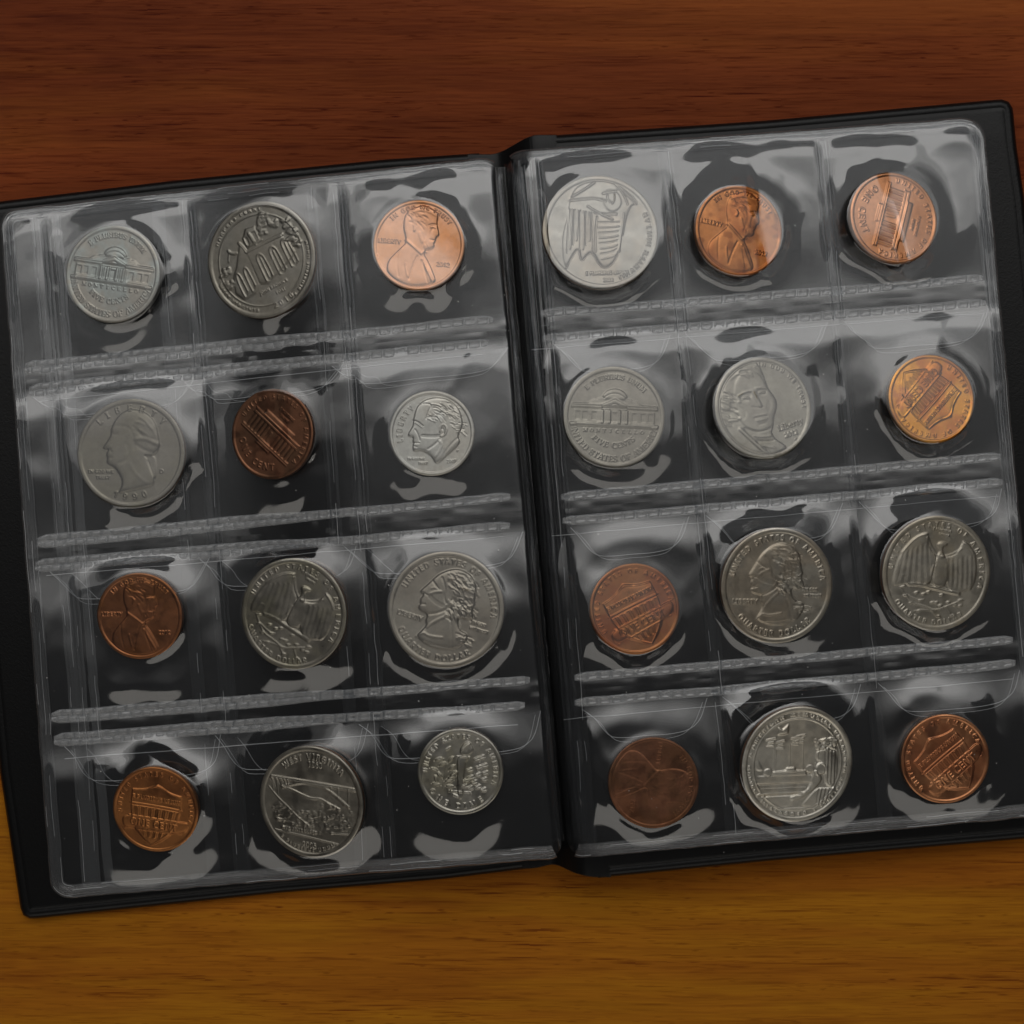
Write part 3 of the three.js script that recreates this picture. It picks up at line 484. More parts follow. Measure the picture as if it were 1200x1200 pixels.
function shield(rot) {
  const d = new Relief(0, 0, 1, rot);
  d.fill([[-0.58, -0.4], [-0.42, -0.41], [-0.2, -0.47], [0, -0.61], [0.2, -0.47], [0.42, -0.41], [0.56, -0.4], [0.58, -0.08], [0.52, 0.3], [0.4, 0.56], [0.2, 0.74], [0, 0.86], [-0.2, 0.74], [-0.4, 0.56], [-0.52, 0.3], [-0.58, -0.08]], 0.75, false);
  d.line([[-0.58, -0.4], [-0.3, -0.42], [0, -0.6], [0.3, -0.42], [0.56, -0.4]], 0.035, 0.95).line([[-0.6, -0.08], [0, -0.11], [0.6, -0.08]], 0.04, 0.95).line([[-0.58, -0.04], [0, -0.07], [0.58, -0.04]], 0.025, -0.8);
  d.line([[-0.57, -0.38], [-0.58, 0], [-0.5, 0.3], [-0.3, 0.62], [0, 0.85]], 0.03, 0.7).line([[0.57, -0.38], [0.58, 0], [0.5, 0.3], [0.3, 0.62], [0, 0.85]], 0.03, 0.7);
  for (let i = 0; i < 13; i++) { const x = -0.5 + i / 12; d.line([[x, 0], [x * 0.92, 0.22]], 0.03, i % 2 ? 0.7 : -0.6); if (i > 2 && i < 10) d.line([[x * 0.9, 0.5], [x * 0.75, 0.66]], 0.03, i % 2 ? 0.5 : -0.4); }
  d.fill([[-0.72, 0.26], [-0.5, 0.22], [0, 0.2], [0.5, 0.2], [0.78, 0.17], [0.82, 0.28], [0.7, 0.46], [0.3, 0.5], [-0.3, 0.5], [-0.68, 0.53], [-0.74, 0.4]], 0.85);
  d.line([[-0.6, 0.22], [0, 0.2], [0.72, 0.2]], 0.035, 0.9).line([[-0.66, 0.54], [0, 0.5], [0.66, 0.48]], 0.03, 0.7).line([[0.74, 0.2], [0.84, 0.26], [0.74, 0.42]], 0.025, 0.5);
  d.word(EPU, 0, -0.25, 0.125).word('ONE CENT', 0, 0.355, 0.23).arc(US, 0.84, 0, 212, 0.125);
  return [d, 'shield'];
}
function oldQuarter() {
  const d = new Relief(600, 600, 510);
  d.fill([[480, 975], [520, 925], [530, 850], [478, 760], [440, 720], [372, 694], [384, 645], [368, 602], [402, 560], [332, 558], [356, 520], [412, 440], [408, 390], [440, 300], [515, 215], [600, 188], [700, 200], [790, 260], [842, 340], [858, 430], [878, 520], [850, 590], [800, 630], [745, 630], [790, 740], [842, 890], [760, 915], [620, 945]], 0.95);
  d.fill([[720, 620], [760, 650], [800, 760], [832, 860], [850, 760], [838, 640], [800, 620]], 0.6);
  d.line([[640, 470], [720, 455], [820, 500], [870, 520]], 30, 0.7).line([[650, 520], [740, 590], [840, 600]], 26, -0.35).line([[412, 400], [440, 440], [470, 420]], 20, -0.5).line([[400, 560], [420, 590]], 14, -0.6).line([[385, 640], [430, 645]], 12, -0.6).line([[560, 520], [600, 600], [560, 680], [500, 690]], 34, -0.25).line([[440, 350], [560, 330], [640, 440], [640, 560]], 20, -0.3).line([[600, 700], [640, 800], [760, 880]], 30, 0.25);
  d.hair(620, 250, 830, 400, 6, 110, 40, 12, 0.03); d.detail = 0.2; d.soft = 4;
  d.arc('LIBERTY', 0.83, 0, 106, 0.17).word('IN GOD WE', 318, 768, 0.088).word('TRUST', 340, 825, 0.088).arc('1990', 0.8, 180, 52, 0.16, true).word('D', 895, 770, 0.1);
  return [d, 'portrait'];
}
function dimeHead() {
  const d = new Relief(600, 607, 463);
  d.fill([[460, 292], [425, 350], [408, 430], [397, 468], [402, 520], [370, 570], [340, 622], [356, 642], [402, 646], [396, 690], [402, 712], [394, 740], [398, 790], [420, 806], [490, 792], [560, 830], [604, 860], [650, 956], [740, 870], [915, 716], [884, 650], [890, 615], [930, 540], [932, 468], [900, 350], [800, 245], [670, 214], [540, 236]], 0.95);
  d.line([[462, 290], [540, 285], [600, 300], [560, 380], [540, 450]], 14, -0.55).line([[400, 475], [440, 475], [500, 530]], 18, -0.7).line([[430, 500], [470, 525], [495, 545]], 14, 0.5).line([[420, 570], [455, 620], [470, 690]], 16, -0.45).line([[400, 716], [465, 716]], 11, -0.8).line([[400, 745], [440, 760]], 12, -0.4).line([[500, 640], [600, 650], [690, 640]], 36, -0.35).line([[560, 780], [640, 740], [700, 660]], 22, -0.4).line([[680, 690], [720, 720], [690, 800], [640, 860]], 26, 0.3).line([[700, 640], [740, 640], [770, 560], [730, 505], [690, 540], [690, 590]], 16, 0.8).line([[715, 560], [735, 560], [730, 610]], 14, -0.7).line([[890, 660], [800, 720], [720, 860]], 22, -0.25);
  d.hair(580, 260, 880, 420, 46, 90, 28, 21).hair(550, 400, 650, 480, 16, 70, 30, 22).hair(800, 480, 920, 600, 18, 60, 20, 23);
  d.soft = 2; d.arc('LIBERTY', 0.76, -72, 74, 0.165).word('IN GOD WE', 430, 886, 0.075).word('TRUST', 505, 935, 0.075).word('2007', 815, 912, 0.1, -4).word('P', 880, 800, 0.07);
  return [d, 'portrait'];
}
function eagle(rot) {
  const d = new Relief(600, 597, 537, rot);
  d.fill([[512, 222], [430, 232], [330, 300], [232, 420], [182, 560], [160, 712], [230, 700], [310, 690], [440, 690], [545, 700], [562, 560], [600, 445], [545, 390], [500, 300]], 0.8).fill([[850, 305], [905, 312], [980, 410], [1005, 560], [970, 740], [890, 762], [800, 790], [700, 720], [690, 560], [640, 450], [740, 440], [812, 405]], 0.8);
  d.fill([[600, 430], [635, 385], [592, 322], [640, 298], [712, 320], [690, 340], [650, 352], [662, 420], [705, 500], [705, 700], [630, 730], [552, 700], [570, 560]], 1);
  d.bar([[325, 695], [440, 695], [560, 730], [690, 760], [820, 790]], 34, 1).line([[500, 225], [430, 232], [330, 300], [250, 400]], 20, 0.8).line([[505, 260], [540, 370], [600, 425]], 22, 0.9).line([[640, 440], [740, 440], [840, 370]], 20, 0.8).line([[860, 305], [930, 345], [985, 430]], 20, 0.8).line([[570, 530], [540, 610]], 26, 0.7);
  for (let i = 0; i < 11; i++) { d.line([[270 + i * 24, 400 - i * 8], [240 + i * 28, 560 - i * 4], [200 + i * 34, 690]], 9, i % 2 ? 0.4 : -0.45); d.line([[720 + i * 24, 470 - i * 4], [730 + i * 24, 600], [720 + i * 24, 720 + i * 3]], 9, i % 2 ? 0.4 : -0.45); }
  d.bar([[240, 720], [340, 870], [480, 900], [600, 950], [720, 900], [870, 850]], 12, 0.8).bar([[320, 800], [420, 860], [480, 840]], 10, 0.7).bar([[560, 940], [600, 1000], [640, 1005]], 12, 0.8).bar([[380, 950], [500, 930], [600, 950]], 10, 0.7).bar([[700, 910], [760, 1000]], 10, 0.7);
  for (const [x, y] of [[270, 715], [290, 800], [350, 870], [440, 850], [430, 945], [560, 870], [600, 870], [640, 900], [720, 870], [790, 900], [840, 850], [900, 730], [270, 610], [400, 775], [520, 770], [650, 800], [760, 995], [620, 1000], [840, 905], [470, 790]]) d.fill([[x - 32, y + 6], [x, y - 16], [x + 34, y - 6], [x, y + 14]], 0.9);
  d.soft = 2; d.arc(US, 0.85, 12, 196, 0.125).word('E PLURIBUS', 650, 195, 0.06, 12).word('UNUM', 670, 238, 0.06, 12).arc('QUARTER DOLLAR', 0.86, 192, 94, 0.135, true);
  return [d, 'eagle'];
}
function stateHead(rot) {                       // drawn as in the third row, where it is turned by 16 degrees
  const d = new Relief(595, 600, 545, rot);
  d.fill([[512, 280], [560, 252], [640, 222], [725, 218], [812, 258], [872, 340], [878, 430], [858, 528], [872, 545], [835, 600], [852, 680], [782, 692], [712, 668], [705, 720], [725, 800], [800, 822], [790, 890], [700, 965], [640, 966], [560, 975], [440, 945], [312, 850], [378, 788], [420, 740], [402, 705], [432, 640], [348, 604], [336, 568], [360, 540], [352, 502], [392, 455], [362, 442], [356, 420], [420, 368], [472, 318]], 0.95);
  d.line([[470, 330], [500, 370], [520, 400]], 18, -0.6).line([[460, 400], [490, 385], [515, 405]], 14, 0.4).line([[430, 470], [470, 425], [550, 430]], 20, 0.5).line([[380, 440], [430, 470]], 12, -0.5).line([[350, 545], [400, 550]], 12, -0.7).line([[440, 470], [500, 540], [560, 560]], 40, -0.25).line([[430, 640], [540, 640], [620, 580]], 20, -0.6).line([[640, 640], [720, 690], [730, 780]], 20, 0.6).line([[420, 760], [520, 680], [640, 650]], 26, 0.4).line([[320, 850], [380, 800], [430, 850], [560, 860]], 20, 0.6).line([[640, 700], [660, 800], [650, 950]], 22, -0.3).line([[400, 900], [500, 940], [620, 950]], 14, -0.5).line([[560, 300], [600, 400], [570, 500], [620, 580]], 18, -0.5);
  d.hair(610, 250, 850, 420, 60, 80, 40, 31).hair(590, 470, 840, 670, 60, 50, 50, 32, 0.026).hair(690, 820, 790, 940, 18, 50, 10, 33, 0.024);
  d.detail = 0.28; d.soft = 2; d.arc(US, 0.83, 19, 164, 0.13).arc('QUARTER DOLLAR', 0.83, 200, 100, 0.14, true).word('LIBERTY', 255, 655, 0.12, 17).word('IN GOD', 905, 730, 0.07, 17).word('WE TRUST', 905, 790, 0.07, 17).word('P', 852, 900, 0.08, 17);
  return [d, 'portrait'];
}
function fort() {
  const d = new Relief(570, 585, 525);
  d.fill([[430, 512], [770, 372], [905, 520], [870, 580], [640, 800], [560, 800]], 0.7, false).fill([[300, 720], [330, 640], [360, 440], [430, 512], [560, 810], [520, 880], [410, 940], [320, 880]], 0.6, false);
  d.fill([[395, 390], [420, 300], [510, 278], [560, 400], [460, 460], [420, 450]], 0.75, false);
  d.line([[430, 506], [600, 432], [775, 366]], 30, 1).line([[430, 500], [390, 455], [355, 425]], 26, 1, false).line([[400, 385], [440, 470], [580, 405]], 16, 0.8, false).line([[455, 345], [520, 440]], 26, 0.9).dent([[480, 340], [510, 325], [545, 390], [515, 410]], -0.7, false).dent([[415, 385], [435, 375], [465, 440], [450, 455]], -0.7, false);
  for (const [x, y] of [[525, 555], [650, 495], [765, 430]]) { d.dent([[x + 5, y + 10], [x + 60, y - 18], [x + 175, y + 195], [x + 110, y + 240]], -0.55).line([[x + 105, y + 225], [x + 50, y + 110], [x, y + 10], [x + 25, y - 30], [x + 65, y - 10], [x + 120, y + 80], [x + 165, y + 175]], 14, 0.85).line([[x + 40, y + 10], [x + 130, y + 190]], 8, 0.6).line([[x + 60, y], [x + 140, y + 160]], 8, -0.6); }
  for (const [x, y] of [[320, 720], [395, 670]]) d.dent([[x + 10, y], [x + 40, y - 10], [x + 130, y + 170], [x + 90, y + 190]], -0.5).line([[x + 95, y + 195], [x + 40, y + 90], [x + 5, y], [x + 20, y - 30], [x + 60, y + 20], [x + 120, y + 140]], 13, 0.85);
  const R = rng(8); for (const [cx, cy, r] of [[590, 210, 60], [600, 300, 70], [690, 260, 40], [820, 270, 60], [880, 370, 60], [910, 450, 50], [220, 690, 50], [260, 800, 50]]) for (let k = 0; k < 14; k++) { const x = cx + (R() - 0.5) * r * 1.8, y = cy + (R() - 0.5) * r * 1.5; d.disc(x, y, 16 + 8 * R(), 12 + 6 * R(), 0.5 + 0.4 * R()); }
  d.line([[250, 490], [270, 520], [330, 515]], 24, 0.9).line([[255, 510], [250, 590]], 8, 0.7).line([[200, 650], [250, 640]], 18, 0.7).ring(0.79, 0.014);
  d.arc('HARPERS FERRY', 0.885, -36, 74, 0.105).arc('WEST VIRGINIA', 0.885, 213, 62, 0.1, true).arc('2016', 0.83, 150, 30, 0.13, true).arc(EPU, 0.885, 103, 66, 0.085, true).word("JOHN BROWN'S", 690, 830, 0.075, -24).word('FORT', 760, 870, 0.075, -24);
  return [d, 'building'];
}
function gorge() {
  const d = new Relief(588, 610, 512);
  const R = rng(77);
  for (let k = 0; k < 150; k++) { const x = 200 + R() * 800, y = 620 + R() * 270; if (y < 560 + Math.max(0, (520 - x)) * -0.2 + Math.abs(x - 560) * 0.05 || (x > 420 && x < 640 && y < 700)) continue; d.disc(x, y, 10 + R() * 12, 8 + R() * 8, 0.3 + 0.5 * R()); }
  d.bar([[165, 395], [450, 418], [1025, 478]], 34, 0.9).bar([[310, 485], [430, 445], [560, 432], [700, 462], [830, 535], [960, 640]], 26, 0.8).line([[165, 395], [450, 418], [1025, 478]], 10, -0.7);
  for (const [a, b, c, e] of [[200, 400, 215, 520], [250, 405, 262, 560], [300, 410, 305, 500], [360, 415, 365, 465], [790, 460, 790, 510], [860, 465, 860, 560], [960, 475, 955, 640]]) d.line([[a, b], [c, e]], 10, 0.6);
  for (let i = 0; i < 9; i++) d.line([[180 + i * 20, 405], [200 + i * 20, 440 + (i % 3) * 20]], 7, i % 2 ? 0.6 : -0.6);
  d.line([[300, 482], [400, 505], [490, 545], [600, 582], [680, 572], [780, 625], [870, 662]], 20, 1).line([[170, 488], [260, 592], [350, 660], [430, 735], [500, 790], [570, 832]], 14, 0.9).line([[205, 880], [500, 925], [905, 992]], 12, 0.9).line([[775, 885], [970, 885]], 10, 0.7).line([[905, 990], [985, 890]], 10, 0.6).line([[560, 830], [610, 838]], 16, 0.8).line([[230, 775], [330, 790], [420, 820]], 10, 0.5);
  d.arc('WEST VIRGINIA', 0.81, 4, 92, 0.15).word('1863', 630, 268, 0.13, 4).word('NEW RIVER GORGE', 468, 876, 0.075, 6).word('2005', 560, 1008, 0.13, 5).arc(EPU, 0.86, 186, 76, 0.085, true);
  return [d, 'landscape'];
}
function torch() {
  const d = new Relief(592, 603, 462);
  d.fill([[560, 440], [640, 425], [690, 445], [640, 520], [625, 700], [612, 900], [570, 900], [560, 700], [560, 540]], 0.8).fill([[580, 420], [600, 320], [680, 260], [720, 330], [740, 370], [690, 430]], 0.9).line([[560, 440], [690, 445]], 18, 0.8).line([[600, 380], [660, 320], [700, 300]], 16, 0.6);
  const leaf = (x, y, a, l, w) => { const c = Math.cos(a), s = Math.sin(a); d.fill([[x - l * c, y - l * s], [x - w * s, y + w * c], [x + l * c, y + l * s], [x + w * s, y - w * c]], 0.95); d.line([[x - l * c, y - l * s], [x + l * c, y + l * s]], 8, -0.6); };
  for (const [x, y, a] of [[360, 470, -0.3], [490, 470, -0.9], [310, 580, 0.3], [400, 520, -0.5], [500, 560, -0.8], [330, 680, 1.3], [370, 640, 0.9], [520, 620, -0.6], [470, 700, -0.1], [480, 760, 0.1], [330, 740, 0.2], [500, 660, -0.3]]) leaf(x, y, a, 58, 24);
  for (const [x, y] of [[690, 590], [770, 470], [820, 450], [850, 540], [790, 560], [860, 620], [780, 640], [850, 690], [700, 670], [660, 700], [740, 720], [640, 760], [700, 780], [780, 770], [840, 800]]) { d.disc(x, y, 38, 22, 0.9); d.disc(x + 14, y - 20, 18, 14, 0.8); d.line([[x - 34, y + 8], [x + 34, y - 8]], 8, -0.6); }
  d.bar([[400, 800], [420, 660], [440, 520]], 10, 0.7).bar([[700, 860], [730, 700], [800, 500]], 10, 0.7).bar([[520, 850], [560, 870]], 26, 0.9).bar([[440, 370], [480, 340]], 22, 0.8).bar([[400, 290], [500, 260]], 14, 0.7);
  d.arc(US, 0.82, 10, 206, 0.15).arc('ONE DIME', 0.8, 190, 104, 0.18, true).word('E PLURIBUS UNUM', 590, 820, 0.06, 4);
  return [d, 'torch'];
}
function shawl() {
  const d = new Relief(590, 608, 540);
  d.fill([[300, 330], [360, 190], [480, 130], [600, 100], [740, 130], [870, 210], [935, 330], [880, 350], [840, 440], [800, 620], [770, 790], [690, 920], [615, 955], [560, 905], [520, 810], [470, 812], [400, 912], [385, 770], [330, 820], [262, 965], [230, 860], [232, 640], [290, 460]], 0.75);
  d.fill([[600, 230], [720, 190], [800, 300], [770, 390], [680, 430], [610, 330]], 1).line([[620, 245], [680, 225], [740, 220]], 22, -0.9).line([[660, 260], [650, 310], [690, 330]], 16, -0.6).line([[720, 250], [730, 320], [700, 340]], 14, 0.6).line([[760, 190], [850, 250], [930, 330]], 18, 0.9).line([[720, 130], [820, 230], [850, 340]], 16, -0.9).line([[700, 120], [860, 190], [940, 320]], 12, -0.6).line([[310, 320], [450, 300], [560, 290], [640, 320]], 18, -0.7).line([[330, 280], [440, 220], [540, 140]], 16, 0.7).line([[540, 430], [640, 450], [740, 440]], 20, -0.8).line([[470, 370], [560, 430], [700, 490]], 18, 0.6);
  d.line([[262, 960], [330, 820], [385, 765], [400, 910], [470, 810], [520, 810], [560, 905], [615, 955], [690, 920], [770, 790], [790, 640]], 12, -0.9);
  for (let i = 0; i < 9; i++) d.line([[300 + i * 26, 400 + i * 4], [280 + i * 30, 620], [270 + i * 30, 820 - (i % 4) * 40]], 10, i % 2 ? 0.6 : -0.6);
  for (let i = 0; i < 8; i++) d.line([[560 + i * 4, 520 + i * 50], [690, 520 + i * 48], [770 - i * 6, 510 + i * 44]], 9, i % 2 ? 0.4 : -0.4);
  d.line([[560, 470], [530, 640], [540, 800]], 16, -0.6).line([[810, 430], [780, 640], [760, 790]], 14, 0.6);
  d.detail = 0.46; d.arc('QUARTER DOLLAR', 0.86, 112, 96, 0.13, true, 'serif').word(EPU, 640, 995, 0.085, -3).word('2022', 650, 1062, 0.085, -3);
  return [d, 'figure'];
}
function facing() {
  const d = new Relief(600, 608, 508);
  d.fill([[360, 180], [500, 112], [580, 200], [618, 300], [655, 430], [725, 500], [745, 590], [700, 690], [692, 800], [665, 850], [705, 920], [870, 1010], [640, 1110], [420, 1080], [230, 950], [120, 780], [95, 600], [130, 420], [220, 270]], 0.85);
  d.fill([[315, 330], [430, 230], [560, 270], [640, 400], [720, 500], [735, 590], [695, 690], [680, 790], [600, 840], [470, 830], [370, 780], [300, 650], [285, 480]], 1);
  d.dent([[340, 515], [400, 462], [480, 452], [470, 505], [430, 545], [370, 550]], -0.45).dent([[520, 440], [580, 418], [635, 430], [630, 470], [580, 492], [545, 480]], -0.45).dent([[300, 560], [350, 600], [420, 640], [400, 740], [340, 720]], -0.2).dent([[640, 520], [690, 560], [660, 660], [620, 640]], -0.2);
  d.line([[330, 500], [400, 445], [490, 440]], 16, 0.6).line([[515, 420], [575, 398], [640, 415]], 16, 0.6).line([[385, 515], [420, 503], [445, 520]], 16, 0.7).line([[555, 458], [585, 448], [612, 458]], 16, 0.7).line([[500, 460], [530, 530], [560, 595]], 34, 0.75).line([[480, 600], [530, 618], [590, 600]], 12, -0.5).line([[490, 715], [560, 700], [630, 690]], 10, -0.75).line([[520, 738], [570, 732], [620, 715]], 20, 0.5).line([[510, 690], [560, 680], [615, 672]], 14, 0.4).line([[540, 775], [580, 775], [620, 755]], 12, -0.35).line([[390, 815], [470, 850], [560, 850], [660, 810]], 18, -0.5);
  d.line([[340, 825], [470, 945], [640, 1090]], 34, 0.7).line([[480, 890], [580, 905], [680, 880]], 16, 0.5).line([[510, 935], [600, 950], [690, 930]], 12, -0.5).line([[540, 975], [640, 1005], [690, 990], [740, 1060]], 20, 0.5).line([[600, 1000], [650, 1060]], 14, -0.5).line([[260, 330], [360, 240], [480, 210]], 24, 0.35);
  d.hair(130, 430, 270, 800, 30, 70, 12, 41, 0.03).hair(300, 200, 560, 290, 9, 110, 8, 42, 0.035);
  d.soft = 3; d.detail = 0.30; d.arc('IN GOD WE TRUST', 0.86, 42, 96, 0.12).word('Liberty', 875, 770, 0.15, -18, 'serif').word('2012', 880, 860, 0.13, -17).word('P', 935, 925, 0.1, -17);
  return [d, 'portrait'];
}
function beachPark() {
  const d = new Relief(600, 595, 545);
  d.box(205, 690, 720, 760, 0.5).fill([[350, 690], [360, 655], [480, 645], [490, 620], [570, 620], [580, 645], [680, 655], [690, 690]], 0.9, false).box(215, 700, 740, 775, 0.65).box(240, 810, 700, 862, 0.45).fill([[255, 880], [540, 880], [600, 960], [430, 1005], [360, 960]], 0.4);
  d.line([[215, 775], [740, 775]], 14, -0.7).line([[230, 865], [680, 862]], 16, 0.9).line([[250, 885], [640, 880]], 14, -0.9).line([[360, 690], [690, 690]], 10, 0.8).line([[350, 660], [680, 655]], 8, 0.6);
  d.fill([[395, 235], [440, 260], [500, 205], [495, 300], [440, 310], [395, 310]], 1, false);
  for (const [x, y, s] of [[285, 355, 1], [385, 380, 0.9], [530, 350, 1], [580, 330, 1]]) d.line([[x, y], [x + 40 * s, y - 10], [x + 85 * s, y - 15]], 14, 0.8).line([[x + 20, y + 30], [x + 70 * s, y + 20]], 16, 0.7).line([[x + 5, y + 55], [x + 70, y + 58]], 10, 0.8);
  for (const [x, y0, y1] of [[365, 400, 640], [380, 300, 650], [520, 400, 610], [650, 400, 650]]) d.line([[x, y0], [x, y1]], 7, 0.45);
  d.disc(310, 660, 42, 36, 0.8).disc(725, 640, 42, 38, 0.7).fill([[185, 640], [200, 520], [240, 600], [270, 640]], 0.5);
  const R = rng(91); for (let k = 0; k < 60; k++) d.disc(770 + R() * 210, 360 + R() * 100, 12 + 8 * R(), 9 + 6 * R(), 0.5 + 0.5 * R());
  d.fill([[790, 470], [930, 460], [990, 520], [1000, 700], [960, 830], [880, 800], [860, 600], [800, 560], [775, 520]], 0.7).disc(835, 640, 55, 58, 1).fill([[770, 640], [830, 700], [850, 760], [740, 860], [640, 920], [560, 940], [530, 905], [590, 880], [680, 860], [730, 800], [745, 700]], 0.9).fill([[800, 820], [900, 830], [1000, 820], [960, 900], [880, 980], [780, 1000], [640, 1000], [700, 930]], 0.7);
  d.line([[780, 590], [770, 660], [800, 700]], 14, 0.9).line([[830, 590], [890, 600], [880, 680]], 12, 0.8).line([[800, 480], [780, 520], [800, 560]], 12, 0.9);
  for (let i = 0; i < 7; i++) d.line([[870 + i * 18, 480], [880 + i * 16, 620], [870 + i * 18, 780]], 9, i % 2 ? 0.6 : -0.6).line([[820 + i * 18, 840], [800 + i * 20, 930], [800 + i * 14, 990]], 9, i % 2 ? 0.7 : -0.6);
  d.ring(0.795, 0.016).line([[385, 985], [430, 1012], [800, 1012], [850, 985]], 12, 0.9, false);
  d.arc('AMERICAN MEMORIAL PARK', 0.88, 2, 146, 0.115).arc('N. MARIANA ISLANDS', 0.88, 238, 96, 0.085, true).arc('2019', 0.88, 180, 30, 0.125, true).arc(EPU, 0.88, 117, 84, 0.085, true);
  return [d, 'scene_relief'];
}
// ---- metal
const NICKEL = [0.46, 0.43, 0.375], SILVER = [0.52, 0.50, 0.455], COPPER = [0.70, 0.30, 0.125];
const tone = (c, k) => c.map((x) => x * k * 0.9);
const SHARP = { rough: 0.4, metal: 1 };
const LOOK = [                                  // design, metal colour, blotch colour, wear, shine, label, category
  [houseNickel(9.3), tone(NICKEL, 0.8), [0.30, 0.335, 0.325], 1.0, 0.45, 'silver grey nickel with a domed building tilted clockwise, left of a dark quarter', 'nickel'],
  [fort(), tone(NICKEL, 0.9), [0.36, 0.345, 0.31], 1, 0.46, 'dark grey quarter showing a brick fort with arched doors, dated 2016', 'quarter'],
  [lincoln(5), [0.74, 0.36, 0.19], [0.66, 0.29, 0.12], 0.9, 0.40, 'shiny pinkish copper cent with a portrait, right of the dark fort quarter', 'cent'],
  [oldQuarter(), tone(NICKEL, 0.62), [0.23, 0.215, 0.175], 0.85, 0.46, 'worn grey quarter with LIBERTY over a large smooth left facing head, dated 1990', 'quarter'],
  [memorial(41), [0.26, 0.115, 0.062], [0.18, 0.09, 0.05], 0.75, 0.48, 'dark brown cent with a columned building lying askew, between a worn quarter and a dime', 'cent'],
  [dimeHead(), tone(SILVER, 0.95), [0.44, 0.44, 0.42], 1.0, 0.44, 'crisp silver dime with LIBERTY and a left facing portrait', 'dime'],
  [lincoln(0), [0.42, 0.165, 0.07], [0.34, 0.13, 0.045], 1.0, 0.44, 'dull brown cent with an upright right facing portrait, left of an eagle quarter', 'cent'],
  [eagle(18), tone(NICKEL, 0.8), [0.31, 0.29, 0.225], 0.95, 0.44, 'dark tilted quarter with an eagle, left of a crisp portrait quarter', 'quarter'],
  [stateHead(0), tone(NICKEL, 0.92), [0.33, 0.30, 0.255], 1.05, 0.42, 'bright crisp quarter with a portrait looking up left, above the small leafy dime', 'quarter'],
  [shield(9), [0.44, 0.175, 0.055], [0.33, 0.125, 0.042], 0.95, 0.42, 'brown shield cent in the bottom row, left of the bridge quarter', 'cent'],
  [gorge(), tone(NICKEL, 0.88), [0.32, 0.295, 0.255], 0.9, 0.42, 'quarter lettered WEST VIRGINIA with a bridge over a gorge', 'quarter'],
  [torch(), tone(SILVER, 0.86), [0.35, 0.33, 0.27], 1.0, 0.42, 'small dime with a torch between leafy branches', 'dime'],
  [shawl(), tone(SILVER, 0.74), [0.36, 0.32, 0.27], 1.0, 0.44, 'pale quarter with a draped figure in a fringed shawl, next to the spine', 'quarter'],
  [lincoln(10), [0.62, 0.24, 0.075], [0.50, 0.165, 0.05], 1.0, 0.46, 'orange copper cent with a portrait under crumpled glare, right of a pale quarter', 'cent'],
  [memorial(107), [0.64, 0.29, 0.14], [0.56, 0.23, 0.09], 1.0, 0.42, 'bright copper cent with a columned building turned on its side, half under white glare', 'cent'],
  [houseNickel(2.5), tone(NICKEL, 0.84), [0.34, 0.325, 0.28], 0.6, 0.46, 'worn flat nickel with a domed building, nearly upright, next to the spine', 'nickel'],
  [facing(), tone(NICKEL, 0.86), [0.37, 0.35, 0.30], 0.95, 0.46, 'nickel with a large face looking straight out and IN GOD WE TRUST', 'nickel'],
  [shield(133), [0.76, 0.33, 0.05], [0.60, 0.20, 0.04], 1.0, 0.38, 'vivid orange cent with its shield upside down', 'cent'],
  [shield(-26), [0.62, 0.245, 0.085], [0.52, 0.16, 0.055], 1.0, 0.40, 'copper shield cent next to the spine, above the worn blank brown cent', 'cent'],
  [stateHead(-16), tone(NICKEL, 0.66), [0.27, 0.235, 0.19], 0.9, 0.47, 'dull grey quarter with a left facing portrait, between a copper cent and an eagle quarter', 'quarter'],
  [eagle(0), tone(NICKEL, 0.7), [0.28, 0.25, 0.20], 0.85, 0.5, 'grey eagle quarter standing upright near the outer page edge', 'quarter'],
  [lincoln(98), [0.36, 0.15, 0.075], [0.25, 0.11, 0.05], 0.38, 0.5, 'worn nearly blank brown cent in the bottom row', 'cent'],
  [beachPark(), tone(SILVER, 0.8), [0.38, 0.355, 0.31], 1.0, 0.44, 'quarter lettered AMERICAN MEMORIAL PARK, dated 2019', 'quarter'],
  [shield(-40), [0.58, 0.26, 0.12], [0.40, 0.15, 0.065], 1.0, 0.40, 'copper shield cent with a dark stain, bottom row at the outer page edge', 'cent'],
];
const scratchMap = (() => {                     // hairlines and bag marks
  const n = 512, c = document.createElement('canvas'); c.width = c.height = n; const x = c.getContext('2d'), R = rng(5); x.fillStyle = '#808080'; x.fillRect(0, 0, n, n);
  for (let k = 0; k < 900; k++) { const a = R() * 6.283, l = 4 + R() * R() * 60, px = R() * n, py = R() * n; x.strokeStyle = R() < 0.5 ? `rgba(255,255,255,${0.1 + 0.3 * R()})` : `rgba(0,0,0,${0.1 + 0.4 * R()})`; x.lineWidth = 0.6 + R(); x.beginPath(); x.moveTo(px, py); x.lineTo(px + l * Math.cos(a), py + l * Math.sin(a)); x.stroke(); }
  const t = new THREE.CanvasTexture(c); t.wrapS = t.wrapT = THREE.RepeatWrapping; return t;
})();
const smudgeMap = (() => {                      // handled metal is duller in some places than in others
  const n = 256, d = new Uint8Array(n * n * 4);
  for (let y = 0; y < n; y++) for (let x = 0; x < n; x++) { const v = 0.78 + 0.16 * noise(x / 40, y / 40, 61) + 0.10 * noise(x / 13, y / 13, 62) + 0.07 * noise(x / 4, y / 4, 63), i = (y * n + x) * 4; d[i] = d[i + 1] = d[i + 2] = Math.round(255 * clamp(v, 0.3, 1)); d[i + 3] = 255; }
  const t = new THREE.DataTexture(d, n, n); t.magFilter = THREE.LinearFilter; t.wrapS = t.wrapT = THREE.MirroredRepeatWrapping; t.needsUpdate = true; return t;
})();
